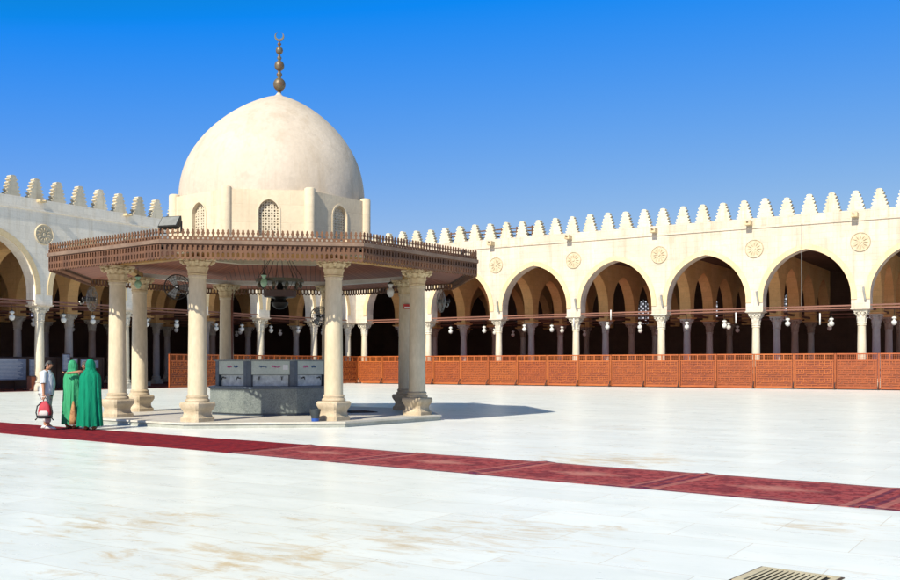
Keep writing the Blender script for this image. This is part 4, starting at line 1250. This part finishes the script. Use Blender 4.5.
def person_body(parent, H=1.68, arms=None, legs=True, lean=0.0, headtilt=0.0):
    """figure facing local +x; continuous skinned body"""
    s = H / 1.72
    V = []; E = []; R = []
    def v(x, y, z, r, par=None):
        V.append((x * s, y * s, z * s)); R.append(tuple(q * s for q in r) if isinstance(r, tuple) else r * s)
        if par is not None: E.append((par, len(V) - 1))
        return len(V) - 1
    pel = v(0, 0, .93, .125)
    w_ = v(.01 + lean * .2, 0, 1.08, .12, pel)
    ch_ = v(lean * .5, 0, 1.27, .135, w_)
    sh_ = v(lean * .8, 0, 1.41, .105, ch_)
    nk = v(.01 + lean, 0, 1.48, .052, sh_)
    h0 = v(.03 + lean + headtilt * .3, 0, 1.545, .065, nk)
    h1 = v(.035 + lean + headtilt * .7, 0, 1.61, .083, h0)
    h2 = v(.025 + lean + headtilt, 0, 1.665, .07, h1)
    nose = v(.125 + lean + headtilt * .8, 0, 1.59, .014, h1)
    ex = MB()
    for sg in (-1, 1):
        A = arms[sg] if arms else [(.0, .22, 1.37), (.02, .25, 1.10), (.08, .25, .87)]
        p = sh_
        rr = (.062, .045, .03, .034)
        a0 = v(A[0][0], sg * A[0][1], A[0][2], rr[0], p)
        a1 = v(A[1][0], sg * A[1][1], A[1][2], rr[1], a0)
        a2 = v(A[2][0], sg * A[2][1], A[2][2], rr[2], a1)
        d = (Vector(A[2]) - Vector(A[1])); d.y *= 1
        dd = Vector((d.x, sg * d.y, d.z)).normalized()
        wv = Vector((A[2][0], sg * A[2][1], A[2][2]))
        pm = wv + dd * .07
        v(pm.x, pm.y, pm.z, (.038, .022), a2)
        fingers(ex, wv * s, dd, Vector((1, 0, 0)) - dd * dd.x, s)
        ex.sphere(((.03 + lean + headtilt * .7) * s, sg * .078 * s, 1.60 * s), (.02 * s, .012 * s, .032 * s), 8, 6)   # ears
    if legs:
        for sg, st in ((-1, .10), (1, -.10)):
            l0 = v(.01, sg * .09, .86, .092, pel)
            l1 = v(.03 + st * .5, sg * .095, .48, .062, l0)
            l2 = v(st, sg * .10, .10, .042, l1)
            v(.11 + st, sg * .105, .04, (.038, .03), l2)
    b = skin_mesh('body', V, E, R, MT['skin'], parent, ex)
    # mouth and eyes
    hx = (.035 + lean + headtilt * .7) * s
    m = MB()
    for sg in (-1, 1): m.sphere((hx + .078 * s, sg * .03 * s, 1.625 * s), (.008, .013, .008), 8, 5)
    m.build('eyes', MT['black'], b, smooth=True)
    m = MB(); m.sphere((hx + .074 * s, 0, 1.555 * s), (.008, .024, .007), 10, 5); m.build('mouth', MT['skirt'], b, smooth=True)
    return b, s, hx

def tubecloth(name, parts, mat, parent, sub=2):
    V = []; E = []; R = []
    for p, r, par in parts:
        V.append(p); R.append(r)
        if par is not None: E.append((par, len(V) - 1))
    return skin_mesh(name, V, E, R, mat, parent, None, sub)

# man with the bag, walking towards the robed pair (faces +x)
man = empty('person', (px(46.5, 23.95), 23.95, .03), radians(-6))
tag(man, 'man in striped pale shirt and light trousers holding a red backpack', 'person')
arms = {1: [(-.03, .20, 1.38), (-.20, .24, 1.16), (-.24, .26, .95)], -1: [(.02, .20, 1.38), (.05, .25, 1.12), (.07, .27, .88)]}
body, s_, hx = person_body(man, 1.69, arms, True, .02, .03)
def sc(p): return tuple(q * s_ for q in p)
m = MB(); rings = []
for z, wx, wy, ox in ((.84, .165, .20, .01), (.88, .17, .205, .01), (1.0, .175, .20, .02), (1.12, .18, .195, .03), (1.25, .165, .20, .03), (1.34, .145, .205, .02), (1.39, .115, .165, .01), (1.43, .085, .10, .02), (1.47, .062, .065, .03)):
    rings.append([((ox + wx * cos(a) * (1 + .04 * sin(5 * a + z * 9) * (z < 1.2))) * s_, wy * sin(a) * (1 + .03 * sin(7 * a + z * 5)) * s_, z * s_) for a in [2 * pi * k / 36 for k in range(36)]])
m.loft(rings, False); sh = m.build('shirt', MT['shirt'], man, smooth=True)
for sg in (1, -1):
    A = [Vector((p[0], sg * p[1], p[2])) * s_ for p in arms[sg]]
    m = MB(); e_ = A[0].lerp(A[1], .92)
    m.tube([A[0] + Vector((0, -sg * .07, .015)), A[0], A[0].lerp(A[1], .4), A[0].lerp(A[1], .8), e_], [.075, .088, .078, .082, .078], 18)
    m.build('sleeve', MT['shirt'], sh, smooth=60)
tubecloth('trousers', [(sc((0, 0, .92)), .14, None), (sc((.01, .09, .80)), .105, 0), (sc((-.02, .095, .48)), .085, 1), (sc((-.09, .10, .14)), .075, 2),
    (sc((.01, -.09, .80)), .105, 0), (sc((.08, -.095, .48)), .085, 4), (sc((.10, -.10, .14)), .075, 5)], MT['trousers'], man)
for y, x in ((.1, -.10), (-.1, .10)):
    m = MB(); rings = []
    for t, wd, h in ((-.085, .03, .05), (-.06, .045, .085), (.02, .048, .09), (.09, .052, .07), (.16, .048, .05), (.195, .025, .035)):
        rings.append([(x * s_ + t, y * s_ + wd * cos(a), max(0, h / 2 + h / 2 * sin(a)) - .01) for a in [2 * pi * k / 12 for k in range(12)]])
    m.loft(rings, True); m.build('shoe', MT['shoe'], man, smooth=50)
m = MB(); rings = []
for i in range(7):
    t = i / 6; ph_ = pi / 2 * t
    rings.append([(hx - .012 + (.092 * cos(ph_) + .004) * cos(a) * (1.02 if cos(a) < 0 else .82), (.086 * cos(ph_) + .003) * sin(a), (1.625 + .085 * sin(ph_)) * s_ - (.06 if cos(a) < -.2 else .0) * (1 - t)) for a in [2 * pi * k / 20 for k in range(20)]])
m.loft(rings, True); m.build('hair', MT['hair'], body, smooth=True)
m = MB(); m.box(hx + .07, hx + .093, -.065, .065, 1.612 * s_, 1.64 * s_)
for sg in (-1, 1): m.box(hx - .02, hx + .08, sg * .083 - .004, sg * .083 + .004, 1.628 * s_, 1.638 * s_)
m.build('sunglasses', MT['black'], body)

bag = empty('backpack', (man.location.x + .10, man.location.y - .32, .30)); tag(bag, 'red and black backpack held in the hand of the man', 'backpack')
m = MB(); rings = []
for z, wx, wy in ((0, .10, .07), (.03, .15, .10), (.18, .155, .105), (.32, .125, .09), (.40, .07, .05), (.42, .03, .03)):
    rings.append([((abs(cos(a)) ** .6) * (1 if cos(a) > 0 else -1) * wx, (abs(sin(a)) ** .6) * (1 if sin(a) > 0 else -1) * wy, z) for a in [2 * pi * k / 20 for k in range(20)]])
m.loft(rings, True); m.build('pack', MT['bag_red'], bag, smooth=True)
m = MB(); rings = []
for z, wx, wy in ((.04, .10, .02), (.06, .115, .045), (.15, .115, .045), (.19, .08, .02)):
    rings.append([(cos(a) * wx, -.09 + sin(a) * wy, z) for a in [2 * pi * k / 16 for k in range(16)]])
m.loft(rings, True); m.build('pocket', MT['bag_white'], bag, smooth=True)
m = MB(); m.lathe([(.158, .0), (.17, .03), (.17, .07), (.155, .08)], 20); m.build('base_panel', MT['black'], bag, smooth=True)
for sg in (-1, 1):
    m = MB(); m.tube([(sg * .06, -.03, .40), (sg * .17, -.05, .30), (sg * .20, -.05, .14), (sg * .17, -.04, .02), (sg * .22, -.05, -.04)], .016, 8); m.build('strap', MT['black'], bag, smooth=True)
m = MB(); m.tube([(-.05, 0, .40), (-.035, .01, .47), (0, .02, .50), (.035, .01, .47), (.05, 0, .40)], .012, 8); m.build('handle', MT['black'], bag, smooth=True)

def robed(loc, rz, H, mat, label, hem, wide, seed, open_skirt=False, pull=0):
    P = empty('person', loc, rz); tag(P, label, 'person')
    arms = {1: [(.0, .15, 1.31), (.08, .18, 1.10), (.24, .10, 1.04)], -1: [(.0, .15, 1.31), (.08, .18, 1.10), (.24, .10, 1.04)]}
    body, s, hx = person_body(P, H, arms, True, .0, .03)
    r = random.Random(seed); m = MB(); rings = []
    ph = [r.uniform(0, 6) for _ in range(4)]
    N = 96
    levels = [(hem, .26, .30), (.30, .255, .29), (.55, .24, .28), (.80, .225, .27), (1.0, .205, .265), (1.18, .19, .262), (1.27, .19, .262), (1.33, .18, .245), (1.38, .165, .215), (1.42, .15, .18), (1.455, .135, .15), (1.48, .11, .12)]
    for z, wx, wy in levels:
        t = max(0, 1 - z / 1.3)
        ring = []
        for k in range(N):
            a = 2 * pi * k / N
            f = 1 + (.25 + t) * (.075 * sin(11 * a + ph[0] + z) + .05 * sin(17 * a + ph[1] + z * 2) + .03 * sin(5 * a + ph[2])) + .012 * sin(7 * a + z * 5 + ph[3])
            ring.append(((.01 + wx * wide * f * cos(a)) * s, wy * wide * f * sin(a) * s, z * s + (.012 * sin(9 * a) if z == hem else 0)))
        rings.append(ring)
    m.loft(rings, False); m.build('robe', mat, P, smooth=True)
    # hood: rings tilted round the head, open at the face (+x)
    m = MB(); N2 = 21; vs = []; fs = []
    lv = [(1.40, .12, .13, -.01), (1.44, .13, .14, -.012), (1.475, .13, .135, -.008), (1.50, .118, .122, 0), (1.54, .12, .12, 0), (1.58, .125, .122, 0), (1.63, .125, .117, 0), (1.68, .11, .10, -.004), (1.72, .085, .074, -.010), (1.745, .055, .045, -.018), (1.758, .012, .010, -.025)]
    for z, wx, wy, ox in lv:
        op = radians(52) if 1.47 < z < 1.70 else radians(20)
        for k in range(N2):
            a = op + (2 * pi - 2 * op) * k / (N2 - 1)
            vs.append(((hx / s + ox + wx * cos(a) * (1 + .03 * sin(a * 6 + z * 30))) * s, wy * sin(a) * s, z * s))
    for i in range(len(lv) - 1):
        for k in range(N2 - 1): fs.append((i * N2 + k, i * N2 + k + 1, (i + 1) * N2 + k + 1, (i + 1) * N2 + k))
    m.add(vs, fs); h = m.build('hood', mat, P, smooth=True)
    so = h.modifiers.new('solid', 'SOLIDIFY'); so.thickness = .008
    for sg in (-1, 1):
        tubecloth('sleeve', [((0, sg * .15 * s, 1.28 * s), .08, None), ((.08 * s, sg * .19 * s, 1.11 * s), .085, 0), ((.21 * s, sg * .11 * s, 1.04 * s), .09, 1)], mat, P)
        m = MB(); rings = []
        for t, wd, hh in ((-.07, .03, .05), (-.04, .045, .08), (.05, .048, .07), (.14, .045, .05), (.18, .02, .03)):
            rings.append([(sg * -.0 + t, sg * .09 + wd * cos(a), hh / 2 + hh / 2 * sin(a) - .01) for a in [2 * pi * k / 10 for k in range(10)]])
        m.loft(rings, True); m.build('shoe', MT['skirt'], P, smooth=50)
    if open_skirt:
        m = MB(); rings = []
        for z, wd in ((.09, .10), (.25, .095), (.42, .075), (.58, .045), (.70, .015)):
            rings.append([(-.20 * s + wd * .9 * cos(a), -.20 * s + wd * sin(a) * (1 + .1 * sin(5 * a)), z * s) for a in [2 * pi * k / 20 for k in range(20)]])
        m.loft(rings, True); m.build('skirt', MT['skirt'], P, smooth=True)
    return P
robed((px(71.5, 24.25), 24.25, .03), radians(75), 1.66, MT['robe_a'], 'person in light green hooded robe with tan cloth at the hem', .10, .84, 3, True)
robed((px(90.0, 23.8), 23.8, .03), radians(98), 1.69, MT['robe_b'], 'person in wide emerald green hooded robe seen from behind', .07, .96, 5)
# a third figure mostly hidden behind them, bare arm round the first one's back
th = empty('person', (-9.28, 24.72, .03), radians(-100)); tag(th, 'dark haired person mostly hidden behind the robed pair, bare arm round one of them', 'person')
def to_l(p):
    d = Vector(p) - th.location; a = -th.rotation_euler.z
    return [(d.x * cos(a) - d.y * sin(a)), (d.x * sin(a) + d.y * cos(a)), d.z]
s3 = 1.66 / 1.72
A1 = [to_l(p) for p in ((-9.13, 24.62, 1.36), (-9.20, 24.13, 1.43), (-9.42, 24.00, 1.40))]
sgn1 = 1 if A1[0][1] > 0 else -1
arms = {sgn1: [(p[0] / s3, sgn1 * p[1] / s3, p[2] / s3) for p in A1], -sgn1: [(.0, .22, 1.37), (.02, .25, 1.10), (.05, .25, .87)]}
b3, s3, hx3 = person_body(th, 1.66, arms, True, 0, .02)
m = MB(); rings = []
for z, wx, wy in ((.86, .16, .19), (1.0, .155, .185), (1.2, .16, .195), (1.34, .14, .185), (1.40, .10, .12), (1.44, .07, .08)):
    rings.append([(wx * cos(a), wy * sin(a), z) for a in [2 * pi * k / 24 for k in range(24)]])
m.loft(rings, False); m.build('jacket', MT['dark_cloth'], th, smooth=True)
tubecloth('trousers', [((0, 0, .90), .14, None), ((.01, .09, .78), .10, 0), ((-.02, .095, .48), .08, 1), ((-.09, .10, .10), .07, 2), ((.01, -.09, .78), .10, 0), ((.08, -.095, .48), .08, 4), ((.10, -.10, .10), .07, 5)], MT['dark_cloth'], th)
m = MB(); m.sphere((hx3 - .025, 0, 1.63 * s3), (.10, .094, .095), 18, 10); m.build('hair', MT['hair'], b3, smooth=True)
